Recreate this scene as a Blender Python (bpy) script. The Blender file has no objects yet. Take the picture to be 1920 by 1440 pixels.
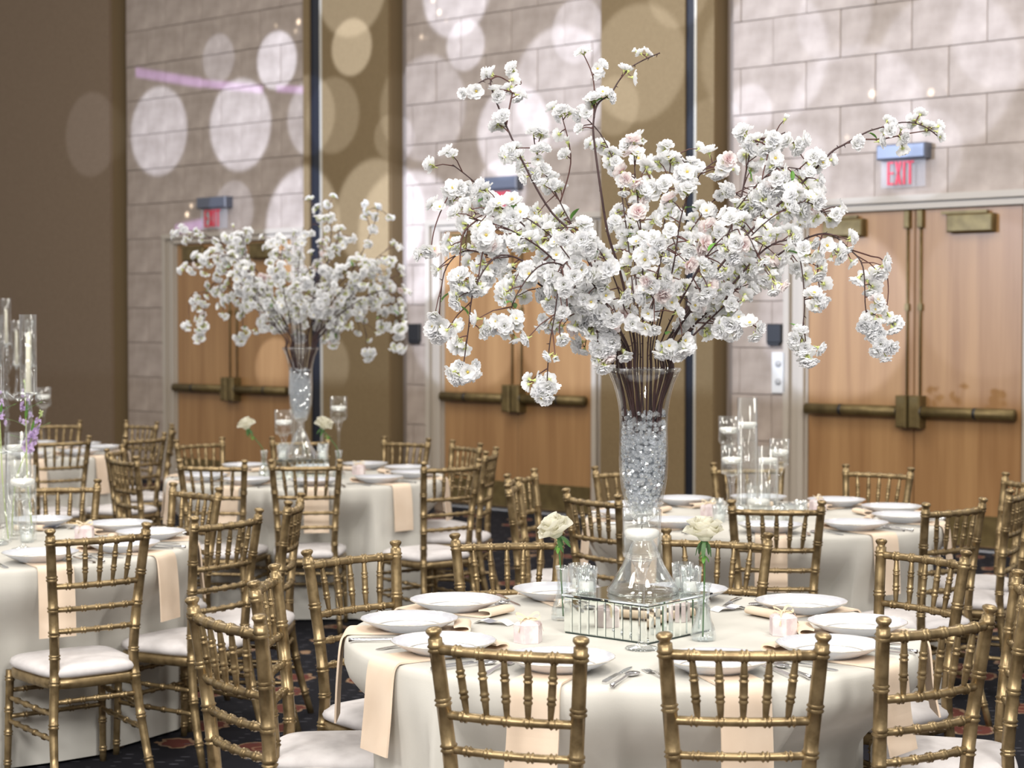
import bpy, bmesh, math, random
from mathutils import Vector, Matrix, Euler
random.seed(7)
PI = math.pi
R_ = math.radians
sc = bpy.context.scene
col = sc.collection

# ------------------------------------------------------------------ camera
FPX, HOR, CAMH = 3400.0, 615.0, 1.62          # focal length (px of a 1920 frame), horizon row, eye height
cam_d = bpy.data.cameras.new('camera')
cam = bpy.data.objects.new('camera', cam_d)
col.objects.link(cam)
cam.location = (0, 0, CAMH)
cam.rotation_euler = (PI / 2 - math.atan((720 - HOR) / FPX), 0, 0)
cam_d.sensor_width = 36
cam_d.lens = FPX / 1920 * 36
cam_d.clip_end = 100
cam_d.dof.use_dof = True
cam_d.dof.focus_distance = 5.1
cam_d.dof.aperture_fstop = 4.4
sc.camera = cam

# ------------------------------------------------------------------ world, lights, exposure
world = bpy.data.worlds.new('world')
sc.world = world
world.use_nodes = True
bg = world.node_tree.nodes['Background']
bg.inputs[0].default_value = (1.0, 0.965, 0.925, 1)
bg.inputs[1].default_value = 0.53
sc.view_settings.view_transform = 'Standard'
sc.view_settings.look = 'None'
sc.view_settings.exposure = 0.0
sc.view_settings.gamma = 1.0
sc.view_settings.use_curve_mapping = False
sc.cycles.transparent_max_bounces = 48        # many layers of clear glass stand behind one another

def area(name, loc, size, power, colour, aim=None):
    d = bpy.data.lights.new(name, 'AREA')
    d.shape = 'DISK'; d.size = size; d.energy = power; d.color = colour
    o = bpy.data.objects.new(name, d); col.objects.link(o)
    o.location = loc
    if aim is not None:
        o.rotation_euler = (Vector(aim) - Vector(loc)).to_track_quat('-Z', 'Y').to_euler()
    return o

for i, (x, y) in enumerate(((-4, 3.0), (1.5, 2.2), (-3.5, 8.0), (2.6, 6.6), (-1.0, 11.5), (-6, 13.5), (5.5, 10))):
    area('ceiling_and_fill_light', (x, y, 6.4), 1.6, 120, (1.0, 0.94, 0.86), (x * 0.9, y + 0.4, 0))

for i, (x, y) in enumerate(((-5.5, -2.0), (-1.5, -3.0), (3.0, -2.5))):          # unseen fill lamps added behind the camera to brighten facing surfaces
    area('ceiling_and_fill_light', (x, y, 5.6), 2.0, 400, (1.0, 0.965, 0.92), (x * .3, 6.0, 0.9))

# ------------------------------------------------------------------ wall frame (the long stone wall, seen at a slant)
def wpx(x):
    s = 253.0 * (x + 3000.0) / 4715.0
    return Vector(((x - 960) / s, FPX / s, 0))
W0 = wpx(1370)
WU = (wpx(1715) - wpx(241)).normalized()
WANG = math.atan2(WU.y, WU.x)
WN = Vector((-WU.y, WU.x, 0))                 # into the wall
def wt(x): return (wpx(x) - W0).dot(WU)
def wz(x, y): return CAMH + (HOR - y) / (253.0 * (x + 3000.0) / 4715.0)
def WP(t, d, z): return W0 + WU * t + WN * d + Vector((0, 0, z))
def gp(x, y, z):
    """point at height z that a pixel looks at"""
    s = (y - HOR) / (CAMH - z)
    return Vector(((x - 960) / s, FPX / s, z))
def vp(x, y, depth):
    """point at a given distance that a pixel looks at"""
    return Vector(((x - 960) * depth / FPX, depth, CAMH - (y - HOR) * depth / FPX))

# ------------------------------------------------------------------ the event projector: one spot lamp with a slide of soft discs
PROJ_T, PROJ_D, PROJ_Z = wt(1000), -12.5, 4.3
def build_projector():
    d = bpy.data.lights.new('event_projector', 'SPOT')
    d.energy = 10500; d.spot_size = R_(96); d.spot_blend = 0.05; d.shadow_soft_size = 0.02
    d.color = (1, 1, 1)
    o = bpy.data.objects.new('event_projector', d); col.objects.link(o)
    o.location = WP(PROJ_T, PROJ_D, PROJ_Z)
    o.rotation_euler = Vector(WN).to_track_quat('-Z', 'Y').to_euler()
    d.use_nodes = True
    nt = d.node_tree; N = nt.nodes; L = nt.links
    for n in list(N): N.remove(n)
    out = N.new('ShaderNodeOutputLight'); em = N.new('ShaderNodeEmission')
    L.new(em.outputs[0], out.inputs[0])
    tc = N.new('ShaderNodeTexCoord'); sp = N.new('ShaderNodeSeparateXYZ')
    L.new(tc.outputs['Normal'], sp.inputs[0])
    def M(op, a, b=None, c=None, clamp=False):
        n = N.new('ShaderNodeMath'); n.operation = op; n.use_clamp = clamp
        for i, v in enumerate((a, b, c)):
            if v is None: continue
            if isinstance(v, (int, float)): n.inputs[i].default_value = v
            else: L.new(v, n.inputs[i])
        return n.outputs[0]
    az = M('ABSOLUTE', sp.outputs[2]); az = M('MAXIMUM', az, 0.02)
    u = M('DIVIDE', sp.outputs[0], az); v = M('DIVIDE', sp.outputs[1], az)
    D = abs(PROJ_D)
    def slide(x, y):
        return (wt(x) - PROJ_T) / D, (wz(x, y) - PROJ_Z) / D
    def smooth(val, lo, hi):
        n = N.new('ShaderNodeMapRange'); n.interpolation_type = 'SMOOTHSTEP'
        L.new(val, n.inputs[0])
        n.inputs[1].default_value = lo; n.inputs[2].default_value = hi
        n.inputs[3].default_value = 1; n.inputs[4].default_value = 0
        return n.outputs[0]
    discs = [  # centre px, vertical radius px, strength
        (300, 248, 84, .80), (452, 236, 87, .95), (521, 116, 55, 1.1), (592, 222, 76, .55), (412, 112, 46, .35),
        (575, 425, 112, 1.0), (440, 395, 56, .35), (188, 258, 80, .22),
        (676, 95, 54, 1.2), (676, -15, 92, .75), (720, 408, 106, .9), (640, 222, 72, .45), (748, 262, 42, .4), (628, 690, 60, .42),
        (855, -10, 85, .85), (873, 88, 48, .75), (800, 205, 100, .40), (775, 445, 125, 1.0), (1050, 165, 115, .55),
        (962, 250, 90, .8), (1082, 60, 62, .5), (940, 360, 62, .6), (870, 590, 150, .36), (1070, 600, 140, .40),
        (1215, 125, 112, .6), (1172, 205, 56, .45), (1290, -10, 70, .4), (515, 690, 58, .6),
        (1440, 110, 130, .42), (1402, 212, 52, .45), (1600, 235, 150, .34), (1770, 130, 150, .36), (1722, 290, 88, .26),
        (1880, 60, 110, .30), (1560, 40, 80, .26), (1470, 330, 100, .22), (1560, 590, 165, .34), (1350, 250, 60, .3), (1850, 560, 150, .08)]
    tot = None
    for (x, y, r, k) in discs:
        cu, cv = slide(x, y)
        s = 253.0 * (x + 3000.0) / 4715.0
        rr = r / s / D
        du = M('SUBTRACT', u, cu); dv = M('SUBTRACT', v, cv)
        q = M('SQRT', M('ADD', M('MULTIPLY', du, du), M('MULTIPLY', dv, dv)))
        m = M('MULTIPLY', smooth(q, rr * .92, rr * 1.05), k)
        tot = m if tot is None else M('ADD', tot, m)
    # the slide has a lower edge a little above the door bars
    edge = (1.03 - PROJ_Z) / D
    n = N.new('ShaderNodeMapRange'); n.interpolation_type = 'SMOOTHSTEP'
    L.new(v, n.inputs[0]); n.inputs[1].default_value = edge - .004; n.inputs[2].default_value = edge + .012
    mask = n.outputs[0]
    ramp = N.new('ShaderNodeMapRange'); ramp.interpolation_type = 'SMOOTHSTEP'; L.new(u, ramp.inputs[0])
    ramp.inputs[1].default_value = (wt(560) - PROJ_T) / D; ramp.inputs[2].default_value = (wt(1500) - PROJ_T) / D
    wash = M('MULTIPLY', M('ADD', M('MULTIPLY', ramp.outputs[0], .25), .05), mask)
    tot = M('MULTIPLY', tot, mask)
    # sparkling chandeliers in the slide: small cells inside soft patches
    uv = N.new('ShaderNodeCombineXYZ'); L.new(u, uv.inputs[0]); L.new(v, uv.inputs[1])
    vo = N.new('ShaderNodeTexVoronoi'); vo.inputs['Scale'].default_value = 95
    L.new(uv.outputs[0], vo.inputs['Vector'])
    dots = smooth(vo.outputs['Distance'], .12, .26)
    sel = M('GREATER_THAN', vo.outputs['Color'], .30)
    dots = M('MULTIPLY', dots, sel)
    patch = None
    for (x, y, r) in ((545, 22, 52), (808, 40, 46), (1625, 170, 34), (1700, 165, 34), (1760, 185, 34), (1600, 250, 30), (352, 390, 24)):
        cu, cv = slide(x, y); s = 253.0 * (x + 3000.0) / 4715.0; rr = r / s / D
        du = M('SUBTRACT', u, cu); dv = M('SUBTRACT', v, cv)
        q = M('SQRT', M('ADD', M('MULTIPLY', du, du), M('MULTIPLY', dv, dv)))
        m = smooth(q, rr * .6, rr)
        patch = m if patch is None else M('MAXIMUM', patch, m)
    spark = M('MULTIPLY', M('MULTIPLY', dots, patch), 3.6)
    # violet streaks
    vio = None
    for (x0, y0, x1, y1, w) in ((258, 138, 380, 158, 12), (380, 158, 495, 170, 10), (330, 432, 384, 420, 14), (520, 168, 586, 172, 9)):
        a = slide(x0, y0); b = slide(x1, y1)
        s = 253.0 * (x0 + 3000.0) / 4715.0; ww = w / s / D
        lu = M('DIVIDE', M('SUBTRACT', u, a[0]), b[0] - a[0])
        line = M('ADD', M('MULTIPLY', lu, b[1] - a[1]), a[1])
        dd = M('ABSOLUTE', M('SUBTRACT', v, line))
        mm = M('MULTIPLY', smooth(dd, ww * .4, ww), M('MULTIPLY', M('GREATER_THAN', lu, 0), M('LESS_THAN', lu, 1)))
        vio = mm if vio is None else M('MAXIMUM', vio, mm)
    def colmul(c, fac):
        n = N.new('ShaderNodeVectorMath'); n.operation = 'SCALE'
        n.inputs[0].default_value = c; L.new(fac, n.inputs['Scale']); return n.outputs[0]
    def vadd(a, b):
        n = N.new('ShaderNodeVectorMath'); n.operation = 'ADD'; L.new(a, n.inputs[0]); L.new(b, n.inputs[1]); return n.outputs[0]
    c = vadd(vadd(vadd(colmul((.77, .90, 1.20), tot), colmul((.74, .92, 1.24), wash)), colmul((1, .93, .78), spark)), colmul((.55, .36, 1.0), M('MULTIPLY', vio, .9)))
    L.new(c, em.inputs['Color']); em.inputs['Strength'].default_value = 1.0
    return o
build_projector()

# ------------------------------------------------------------------ materials
MATS = {}
def newmat(name):
    m = bpy.data.materials.new(name); m.use_nodes = True
    MATS[name] = m
    return m, m.node_tree.nodes, m.node_tree.links, m.node_tree.nodes['Principled BSDF']
def simple(name, c, rough=.5, metal=0, spec=.5, sheen=0):
    m, N, L, b = newmat(name)
    b.inputs['Base Color'].default_value = (*c, 1); b.inputs['Roughness'].default_value = rough
    b.inputs['Metallic'].default_value = metal; b.inputs['Specular IOR Level'].default_value = spec
    if sheen: b.inputs['Sheen Weight'].default_value = sheen
    return m
def mixed(name, c1, c2, scale, rough=.5, metal=0, stretch=(1, 1, 1), detail=4, lo=.35, hi=.65, bump=0, bscale=None, spec=.5, bdist=.01, wave=None):
    """two colours blended by noise in object space, optional bump"""
    m, N, L, b = newmat(name)
    tc = N.new('ShaderNodeTexCoord'); mp = N.new('ShaderNodeMapping'); mp.inputs['Scale'].default_value = stretch
    L.new(tc.outputs['Object'], mp.inputs[0])
    no = N.new('ShaderNodeTexNoise'); no.inputs['Scale'].default_value = scale; no.inputs['Detail'].default_value = detail
    L.new(mp.outputs[0], no.inputs['Vector'])
    rp = N.new('ShaderNodeValToRGB'); rp.color_ramp.elements[0].position = lo; rp.color_ramp.elements[1].position = hi
    rp.color_ramp.elements[0].color = (*c1, 1); rp.color_ramp.elements[1].color = (*c2, 1)
    L.new(no.outputs['Fac'], rp.inputs[0]); L.new(rp.outputs[0], b.inputs['Base Color'])
    b.inputs['Roughness'].default_value = rough; b.inputs['Metallic'].default_value = metal
    b.inputs['Specular IOR Level'].default_value = spec
    if bump:
        n2 = N.new('ShaderNodeTexNoise'); n2.inputs['Scale'].default_value = bscale or scale * 3; n2.inputs['Detail'].default_value = 3
        L.new(mp.outputs[0], n2.inputs['Vector'])
        bp = N.new('ShaderNodeBump'); bp.inputs['Strength'].default_value = bump; bp.inputs['Distance'].default_value = bdist
        L.new(n2.outputs['Fac'], bp.inputs['Height']); L.new(bp.outputs[0], b.inputs['Normal'])
    return m

mixed('gold', (.165, .115, .055), (.34, .25, .13), 26, rough=.34, metal=.70, detail=6, lo=.3, hi=.6, bump=.15, bscale=60, bdist=.002)
mixed('cushion', (.61, .58, .578), (.67, .64, .638), 30, rough=.85, bump=.25, bscale=400, bdist=.001)
mixed('linen', (.545, .528, .482), (.595, .578, .53), 5, rough=.9, bump=.3, bscale=350, bdist=.0008, spec=.2)
mixed('napkin', (.73, .585, .45), (.78, .64, .505), 8, rough=.9, bump=.2, bscale=300, bdist=.0006, spec=.2)
simple('porcelain', (.67, .69, .755), .12, spec=.55)
simple('plate_rim', (.72, .68, .60), .25, metal=.5)
simple('silver', (.72, .72, .74), .16, metal=1)
simple('wax', (.88, .87, .83), .45)
simple('ivory_wax', (.86, .82, .68), .45)
simple('wick', (.06, .05, .04), .8)
simple('mirror', (.86, .90, .87), .03, metal=1)
simple('dark_backing', (.02, .035, .03), .4)
mixed('stone', (.29, .232, .19), (.43, .353, .298), 5.5, rough=.75, detail=9, lo=.28, hi=.72, bump=.12, bscale=18, bdist=.01)
simple('grout', (.22, .178, .148), .9)
mixed('brown_fabric', (.175, .124, .082), (.21, .15, .10), 140, rough=.9, stretch=(1, 1, .35), bump=.2, bscale=200, bdist=.002, spec=.15)
mixed('tan_fabric', (.175, .122, .062), (.205, .145, .075), 150, rough=.85, stretch=(1, 1, .4), bump=.15, bscale=200, bdist=.002, spec=.2)
simple('return_fabric', (.165, .115, .06), .85, spec=.2)
simple('navy_slot', (.009, .011, .019), .35)
simple('trim_metal', (.62, .58, .50), .35, metal=.6)
simple('casing', (.42, .365, .30), .5)
mixed('bronze', (.13, .092, .036), (.19, .138, .055), 12, rough=.45, metal=.55)
simple('black_plastic', (.012, .012, .014), .4)
simple('plate_plastic', (.62, .60, .57), .4)
simple('plate_mark', (.35, .34, .33), .4)
simple('sign_grey', (.12, .13, .165), .35, metal=.3)
m_, N_, L_, b_ = newmat('exit_red')
b_.inputs['Base Color'].default_value = (.55, .015, .04, 1); b_.inputs['Emission Color'].default_value = (.9, .03, .06, 1); b_.inputs['Emission Strength'].default_value = .08
simple('bark', (.042, .018, .018), .55)
simple('twig', (.085, .032, .026), .6)
simple('green_leaf', (.10, .26, .035), .45)
simple('pale_calyx', (.55, .60, .22), .6)
simple('dark_stem', (.05, .13, .03), .5)
simple('lavender', (.60, .46, .70), .7)
simple('bud_green', (.42, .52, .20), .6)
simple('ribbon', (.66, .55, .38), .4)
simple('stamen', (.55, .42, .08), .6)
simple('paper', (.82, .82, .83), .6)
simple('paper_grey', (.28, .28, .32), .5)
simple('threshold_gleam', (.70, .74, .82), .25, metal=.8)  # pale blue colour stands in for light showing under the doors
simple('table_wood', (.35, .24, .14), .5)
mixed('favour_paper', (.60, .49, .50), (.70, .62, .615), 30, rough=.6, lo=.42, hi=.58, detail=8)

def petal_mat(name, c_in, c_out, rad):
    m, N, L, b = newmat(name)
    tc = N.new('ShaderNodeTexCoord'); ln = N.new('ShaderNodeVectorMath'); ln.operation = 'LENGTH'
    L.new(tc.outputs['Object'], ln.inputs[0])
    rp = N.new('ShaderNodeValToRGB')
    mr = N.new('ShaderNodeMapRange'); mr.inputs[2].default_value = rad
    L.new(ln.outputs['Value'], mr.inputs[0]); L.new(mr.outputs[0], rp.inputs[0])
    rp.color_ramp.elements[0].color = (*c_in, 1); rp.color_ramp.elements[1].color = (*c_out, 1)
    rp.color_ramp.elements[0].position = .1; rp.color_ramp.elements[1].position = .6
    di = N.new('ShaderNodeBsdfDiffuse'); tr = N.new('ShaderNodeBsdfTranslucent'); mx = N.new('ShaderNodeMixShader')
    L.new(rp.outputs[0], di.inputs[0]); L.new(rp.outputs[0], tr.inputs[0])
    mx.inputs[0].default_value = .48
    L.new(di.outputs[0], mx.inputs[1]); L.new(tr.outputs[0], mx.inputs[2])
    L.new(mx.outputs[0], N['Material Output'].inputs[0]); N.remove(b)
petal_mat('petal_white', (.87, .87, .79), (.92, .925, .94), .024)
petal_mat('petal_pink', (.88, .56, .60), (.90, .84, .835), .024)
petal_mat('rose_petal', (.82, .82, .66), (.87, .85, .74), .05)

def thin_glass(name, tint, base=.06, edge=.75, rough=.02, power=2.6, milky=0.0):
    """clear thin glass: see-through face-on, reflective at the edges"""
    m, N, L, b = newmat(name); N.remove(b)
    lw = N.new('ShaderNodeLayerWeight'); lw.inputs[0].default_value = .5
    pw = N.new('ShaderNodeMath'); pw.operation = 'POWER'; L.new(lw.outputs['Facing'], pw.inputs[0]); pw.inputs[1].default_value = power
    mr = N.new('ShaderNodeMapRange'); L.new(pw.outputs[0], mr.inputs[0]); mr.inputs[3].default_value = base; mr.inputs[4].default_value = edge
    tr = N.new('ShaderNodeBsdfTransparent'); tr.inputs[0].default_value = (*tint, 1)
    gl = N.new('ShaderNodeBsdfGlossy'); gl.inputs[0].default_value = (.95, .96, .97, 1); gl.inputs[1].default_value = rough
    mx = N.new('ShaderNodeMixShader'); L.new(mr.outputs[0], mx.inputs[0]); L.new(tr.outputs[0], mx.inputs[1]); L.new(gl.outputs[0], mx.inputs[2])
    last = mx
    if milky:
        df = N.new('ShaderNodeBsdfDiffuse'); df.inputs[0].default_value = (.85, .87, .92, 1)
        m2 = N.new('ShaderNodeMixShader'); m2.inputs[0].default_value = milky
        L.new(mx.outputs[0], m2.inputs[1]); L.new(df.outputs[0], m2.inputs[2]); last = m2
    L.new(last.outputs[0], N['Material Output'].inputs[0])
    return m
thin_glass('clear_glass', (.985, .99, .988), .035, .60)
thin_glass('solid_glass', (.985, .99, .99), .05, .9, power=2.0)
thin_glass('cut_glass', (.965, .98, .98), .07, .85, power=1.8, milky=.02)
thin_glass('water', (.985, .99, .99), .02, .4)
thin_glass('crystal', (.93, .95, .97), .20, 1.0, rough=.03, power=1.0, milky=.13)
thin_glass('acrylic', (.96, .96, .97), .06, .5, milky=.10)

def wood_mat():
    m, N, L, b = newmat('maple')
    tc = N.new('ShaderNodeTexCoord'); mp = N.new('ShaderNodeMapping'); mp.inputs['Scale'].default_value = (9, 9, .55)
    L.new(tc.outputs['Object'], mp.inputs[0])
    no = N.new('ShaderNodeTexNoise'); no.inputs['Scale'].default_value = 1.0; no.inputs['Detail'].default_value = 5; no.inputs['Distortion'].default_value = .3
    L.new(mp.outputs[0], no.inputs['Vector'])
    mp2 = N.new('ShaderNodeMapping'); mp2.inputs['Scale'].default_value = (60, 60, 1.2); L.new(tc.outputs['Object'], mp2.inputs[0])
    n2 = N.new('ShaderNodeTexNoise'); n2.inputs['Scale'].default_value = 1.0; n2.inputs['Detail'].default_value = 4; L.new(mp2.outputs[0], n2.inputs['Vector'])
    ad = N.new('ShaderNodeMath'); ad.operation = 'MULTIPLY_ADD'; L.new(n2.outputs['Fac'], ad.inputs[0]); ad.inputs[1].default_value = .3; L.new(no.outputs['Fac'], ad.inputs[2])
    rp = N.new('ShaderNodeValToRGB'); rp.color_ramp.elements[0].position = .45; rp.color_ramp.elements[1].position = .85
    rp.color_ramp.elements[0].color = (.265, .135, .052, 1); rp.color_ramp.elements[1].color = (.375, .21, .088, 1)
    L.new(ad.outputs[0], rp.inputs[0]); L.new(rp.outputs[0], b.inputs['Base Color'])
    b.inputs['Roughness'].default_value = .38
wood_mat()

def carpet_mat():
    m, N, L, b = newmat('carpet')
    tc = N.new('ShaderNodeTexCoord')
    vo = N.new('ShaderNodeTexVoronoi'); vo.inputs['Scale'].default_value = 2.9; vo.inputs['Randomness'].default_value = .45
    L.new(tc.outputs['Object'], vo.inputs['Vector'])
    no = N.new('ShaderNodeTexNoise'); no.inputs['Scale'].default_value = 14; no.inputs['Detail'].default_value = 3; L.new(tc.outputs['Object'], no.inputs['Vector'])
    def M(op, a, bb=None, c=None):
        n = N.new('ShaderNodeMath'); n.operation = op
        for i, v in enumerate((a, bb, c)):
            if v is None: continue
            if isinstance(v, (int, float)): n.inputs[i].default_value = v
            else: L.new(v, n.inputs[i])
        return n.outputs[0]
    d = M('ADD', vo.outputs['Distance'], M('MULTIPLY', M('SUBTRACT', no.outputs['Fac'], .5), .22))
    rp = N.new('ShaderNodeValToRGB'); cr = rp.color_ramp; cr.interpolation = 'CONSTANT'
    cr.elements[0].position = 0; cr.elements[0].color = (.13, .040, .030, 1)
    cr.elements[1].position = .40; cr.elements[1].color = (.013, .013, .017, 1)
    for p, c in ((.09, (.24, .13, .08)), (.13, (.12, .038, .030)), (.27, (.25, .16, .10)), (.31, (.012, .012, .016))):
        e = cr.elements.new(p); e.color = (*c, 1)
    L.new(d, rp.inputs[0])
    mp = N.new('ShaderNodeMapping'); mp.inputs['Scale'].default_value = (9, 24, 1); mp.inputs['Rotation'].default_value = (0, 0, WANG); L.new(tc.outputs['Object'], mp.inputs[0])
    v2 = N.new('ShaderNodeTexVoronoi'); v2.inputs['Scale'].default_value = 1.0; v2.inputs['Randomness'].default_value = .3; L.new(mp.outputs[0], v2.inputs['Vector'])
    fle = M('LESS_THAN', v2.outputs['Distance'], .17)
    mx = N.new('ShaderNodeMix'); mx.data_type = 'RGBA'; L.new(M('MULTIPLY', fle, .75), mx.inputs[0]); L.new(rp.outputs[0], mx.inputs[6]); mx.inputs[7].default_value = (.085, .085, .10, 1)
    L.new(mx.outputs[2], b.inputs['Base Color'])
    b.inputs['Roughness'].default_value = .95; b.inputs['Specular IOR Level'].default_value = .1
    n3 = N.new('ShaderNodeTexNoise'); n3.inputs['Scale'].default_value = 260; L.new(tc.outputs['Object'], n3.inputs['Vector'])
    bp = N.new('ShaderNodeBump'); bp.inputs['Strength'].default_value = .5; bp.inputs['Distance'].default_value = .004
    L.new(n3.outputs['Fac'], bp.inputs['Height']); L.new(bp.outputs[0], b.inputs['Normal'])
carpet_mat()

# ------------------------------------------------------------------ mesh helpers
class MB:
    def __init__(s): s.v = []; s.f = []; s.mi = []; s.sm = []
    def add(s, vs, fs, mi=0, smooth=True):
        o = len(s.v); s.v += [tuple(p) for p in vs]
        for f in fs: s.f.append([i + o for i in f]); s.mi.append(mi); s.sm.append(smooth)
        return s
    def box(s, x0, x1, y0, y1, z0, z1, mi=0):
        vs = [(x, y, z) for x in (x0, x1) for y in (y0, y1) for z in (z0, z1)]
        return s.add(vs, [(0, 1, 3, 2), (4, 6, 7, 5), (0, 4, 5, 1), (2, 3, 7, 6), (0, 2, 6, 4), (1, 5, 7, 3)], mi, False)
    def bevel_box(s, x0, x1, y0, y1, z0, z1, b, mi=0):
        """box whose front (low y) edges are chamfered"""
        vs = [(x0, y1, z0), (x1, y1, z0), (x1, y1, z1), (x0, y1, z1),
              (x0, y0 + b, z0), (x1, y0 + b, z0), (x1, y0 + b, z1), (x0, y0 + b, z1),
              (x0 + b, y0, z0 + b), (x1 - b, y0, z0 + b), (x1 - b, y0, z1 - b), (x0 + b, y0, z1 - b)]
        fs = [(8, 9, 10, 11), (4, 5, 9, 8), (5, 6, 10, 9), (6, 7, 11, 10), (7, 4, 8, 11), (0, 1, 5, 4), (1, 2, 6, 5), (2, 3, 7, 6), (3, 0, 4, 7), (3, 2, 1, 0)]
        return s.add(vs, fs, mi, False)
    def tube(s, path, radii, seg=8, mi=0, caps=True, smooth=True):
        P = [Vector(p) for p in path]; n = len(P)
        if not isinstance(radii, (list, tuple)): radii = [radii] * n
        T = []
        for i in range(n):
            a = P[max(0, i - 1)]; b = P[min(n - 1, i + 1)]; t = b - a
            T.append(t.normalized() if t.length > 1e-9 else (T[-1] if T else Vector((0, 0, 1))))
        up = Vector((1, 0, 0)) if abs(T[0].x) < .8 else Vector((0, 1, 0))
        x = (up - T[0] * up.dot(T[0])).normalized(); vs = []
        for i in range(n):
            x = (x - T[i] * x.dot(T[i]))
            x = x.normalized() if x.length > 1e-6 else T[i].orthogonal().normalized()
            y = T[i].cross(x)
            for k in range(seg):
                a = 2 * PI * k / seg; vs.append(P[i] + (x * math.cos(a) + y * math.sin(a)) * radii[i])
        fs = [(i * seg + k, i * seg + (k + 1) % seg, (i + 1) * seg + (k + 1) % seg, (i + 1) * seg + k) for i in range(n - 1) for k in range(seg)]
        if caps: fs += [tuple(range(seg))[::-1], tuple((n - 1) * seg + k for k in range(seg))]
        return s.add(vs, fs, mi, smooth)
    def lathe(s, prof, seg=24, c=(0, 0, 0), mi=0, smooth=True, wob=None, closed=False):
        vs = []; n = len(prof)
        for (r, z) in prof:
            for k in range(seg):
                a = 2 * PI * k / seg; q = r * (wob(a, r) if wob else 1)
                vs.append((c[0] + q * math.cos(a), c[1] + q * math.sin(a), c[2] + z))
        rows = list(range(n - 1))
        fs = [(i * seg + k, i * seg + (k + 1) % seg, (i + 1) * seg + (k + 1) % seg, (i + 1) * seg + k) for i in rows for k in range(seg)]
        if closed: fs += [((n - 1) * seg + k, (n - 1) * seg + (k + 1) % seg, (k + 1) % seg, k) for k in range(seg)]
        else:
            if prof[0][0] > 1e-5 and prof[0][0] < .5 and not getattr(s, 'open', False): fs.append(tuple(range(seg))[::-1])
            if prof[-1][0] > 1e-5 and prof[-1][0] < .5 and not getattr(s, 'open', False): fs.append(tuple((n - 1) * seg + k for k in range(seg)))
        return s.add(vs, fs, mi, smooth)
    def xf(s, m):
        s.v = [tuple(m @ Vector(p)) for p in s.v]; return s
    def mesh(s, name, mats):
        me = bpy.data.meshes.new(name)
        me.from_pydata(s.v, [], s.f)
        for m in (mats if isinstance(mats, (list, tuple)) else [mats]): me.materials.append(MATS[m])
        me.polygons.foreach_set('material_index', s.mi)
        me.polygons.foreach_set('use_smooth', s.sm)
        me.update()
        return me
def O(name, data, parent=None, loc=None, rot=None, scale=None):
    o = bpy.data.objects.new(name, data); col.objects.link(o)
    if parent is not None: o.parent = parent
    if loc is not None: o.location = loc
    if rot is not None: o.rotation_euler = rot if not isinstance(rot, (int, float)) else (0, 0, rot)
    if scale is not None: o.scale = (scale,) * 3 if isinstance(scale, (int, float)) else scale
    return o
def tag(o, label, cat, group=None):
    o['label'] = label; o['category'] = cat
    if group: o['group'] = group
    return o
def thing(name, label, cat, loc=(0, 0, 0), rot=0, group=None):
    return tag(O(name, None, None, loc, rot), label, cat, group)
def struct(o): o['kind'] = 'structure'; return o

# ================================================================== THE SETTING
fm = MB(); fm.box(-16, 14, -3, 30, -.1, 0)
struct(O('floor', fm.mesh('floor', 'carpet')))

WALL_H = 6.2
T_L, T_R = wt(-260), wt(2250)
SEC = [(wt(240), wt(588)), (wt(762), wt(1140)), (wt(1372), T_R)]         # stone sections
DOORS = [(wt(330), wt(546), wt(437)), (wt(830), wt(1107), wt(968)), (wt(1512), wt(1915), wt(1712))]
wm = MB(); wm.box(T_L, T_R, .06, .30, 0, WALL_H)
wall = struct(O('wall_back', wm.mesh('wall_back', 'grout'), None, W0, WANG))

CW, HEAD = .20, 2.50                                                    # casing width, door head
CH, BW = .3685, .60
block_cache = {}
def stone(t0, t1, z0, z1):
    k = (round(t1 - t0, 3), round(z1 - z0, 3))
    if k not in block_cache:
        m = MB(); m.bevel_box(0, k[0], 0, .062, 0, k[1], .004); block_cache[k] = m.mesh('stone_block', 'stone')
    O('stone_block', block_cache[k], wall, (t0, random.uniform(-.004, .004), z0))
g = .0022
phase = wt(1447)
for si, (a, b) in enumerate(SEC):
    d0, d1 = DOORS[si][0] - CW, DOORS[si][1] + CW
    for r in range(-8, 9):
        z0 = 2.937 + CH * r; z1 = z0 + CH
        if r == -8: z0 = 0
        if z0 >= WALL_H - .05: continue
        z1 = min(z1, WALL_H)
        off = phase + (0 if r % 2 == 0 else BW / 2)
        spans = [(a, b)] if z0 > HEAD + .04 else [(a, d0), (d1, b)]
        zz0 = z0
        for (s0, s1) in spans:
            if s1 - s0 < .02: continue
            k = math.floor((s0 - off) / BW); x = off + k * BW
            while x < s1:
                q0, q1 = max(x, s0), min(x + BW, s1)
                if q1 - q0 > .03: stone(q0 + g, q1 - g, zz0 + g, z1 - g)
                x += BW

# boxed fabric piers between the stone sections, each with a navy slot and a metal strip
def pier(name, t0, t1, slot, parts_left):
    p = struct(O(name, MB().box(t0, t1, -.10, .10, 0, WALL_H).mesh(name, 'return_fabric'), None, W0, WANG))
    s0, s1, s2 = slot
    O('fabric_panel', MB().box(t0 + .004, s0, -.13, -.10, .12, WALL_H).mesh('fabric_panel', 'tan_fabric'), p)
    O('fabric_panel', MB().box(s2, t1 - .004, -.13, -.10, .12, WALL_H).mesh('fabric_panel', 'tan_fabric'), p)
    O('slot_strip', MB().box(s0, s1, -.108, -.10, .12, WALL_H).mesh('slot_strip', 'navy_slot'), p)
    O('metal_strip', MB().box(s1, s2, -.136, -.10, .12, WALL_H).mesh('metal_strip', 'trim_metal'), p)
    O('base_board', MB().box(t0 + .002, t1 - .002, -.142, -.10, 0, .12).mesh('base_board', 'navy_slot'), p)
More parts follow.
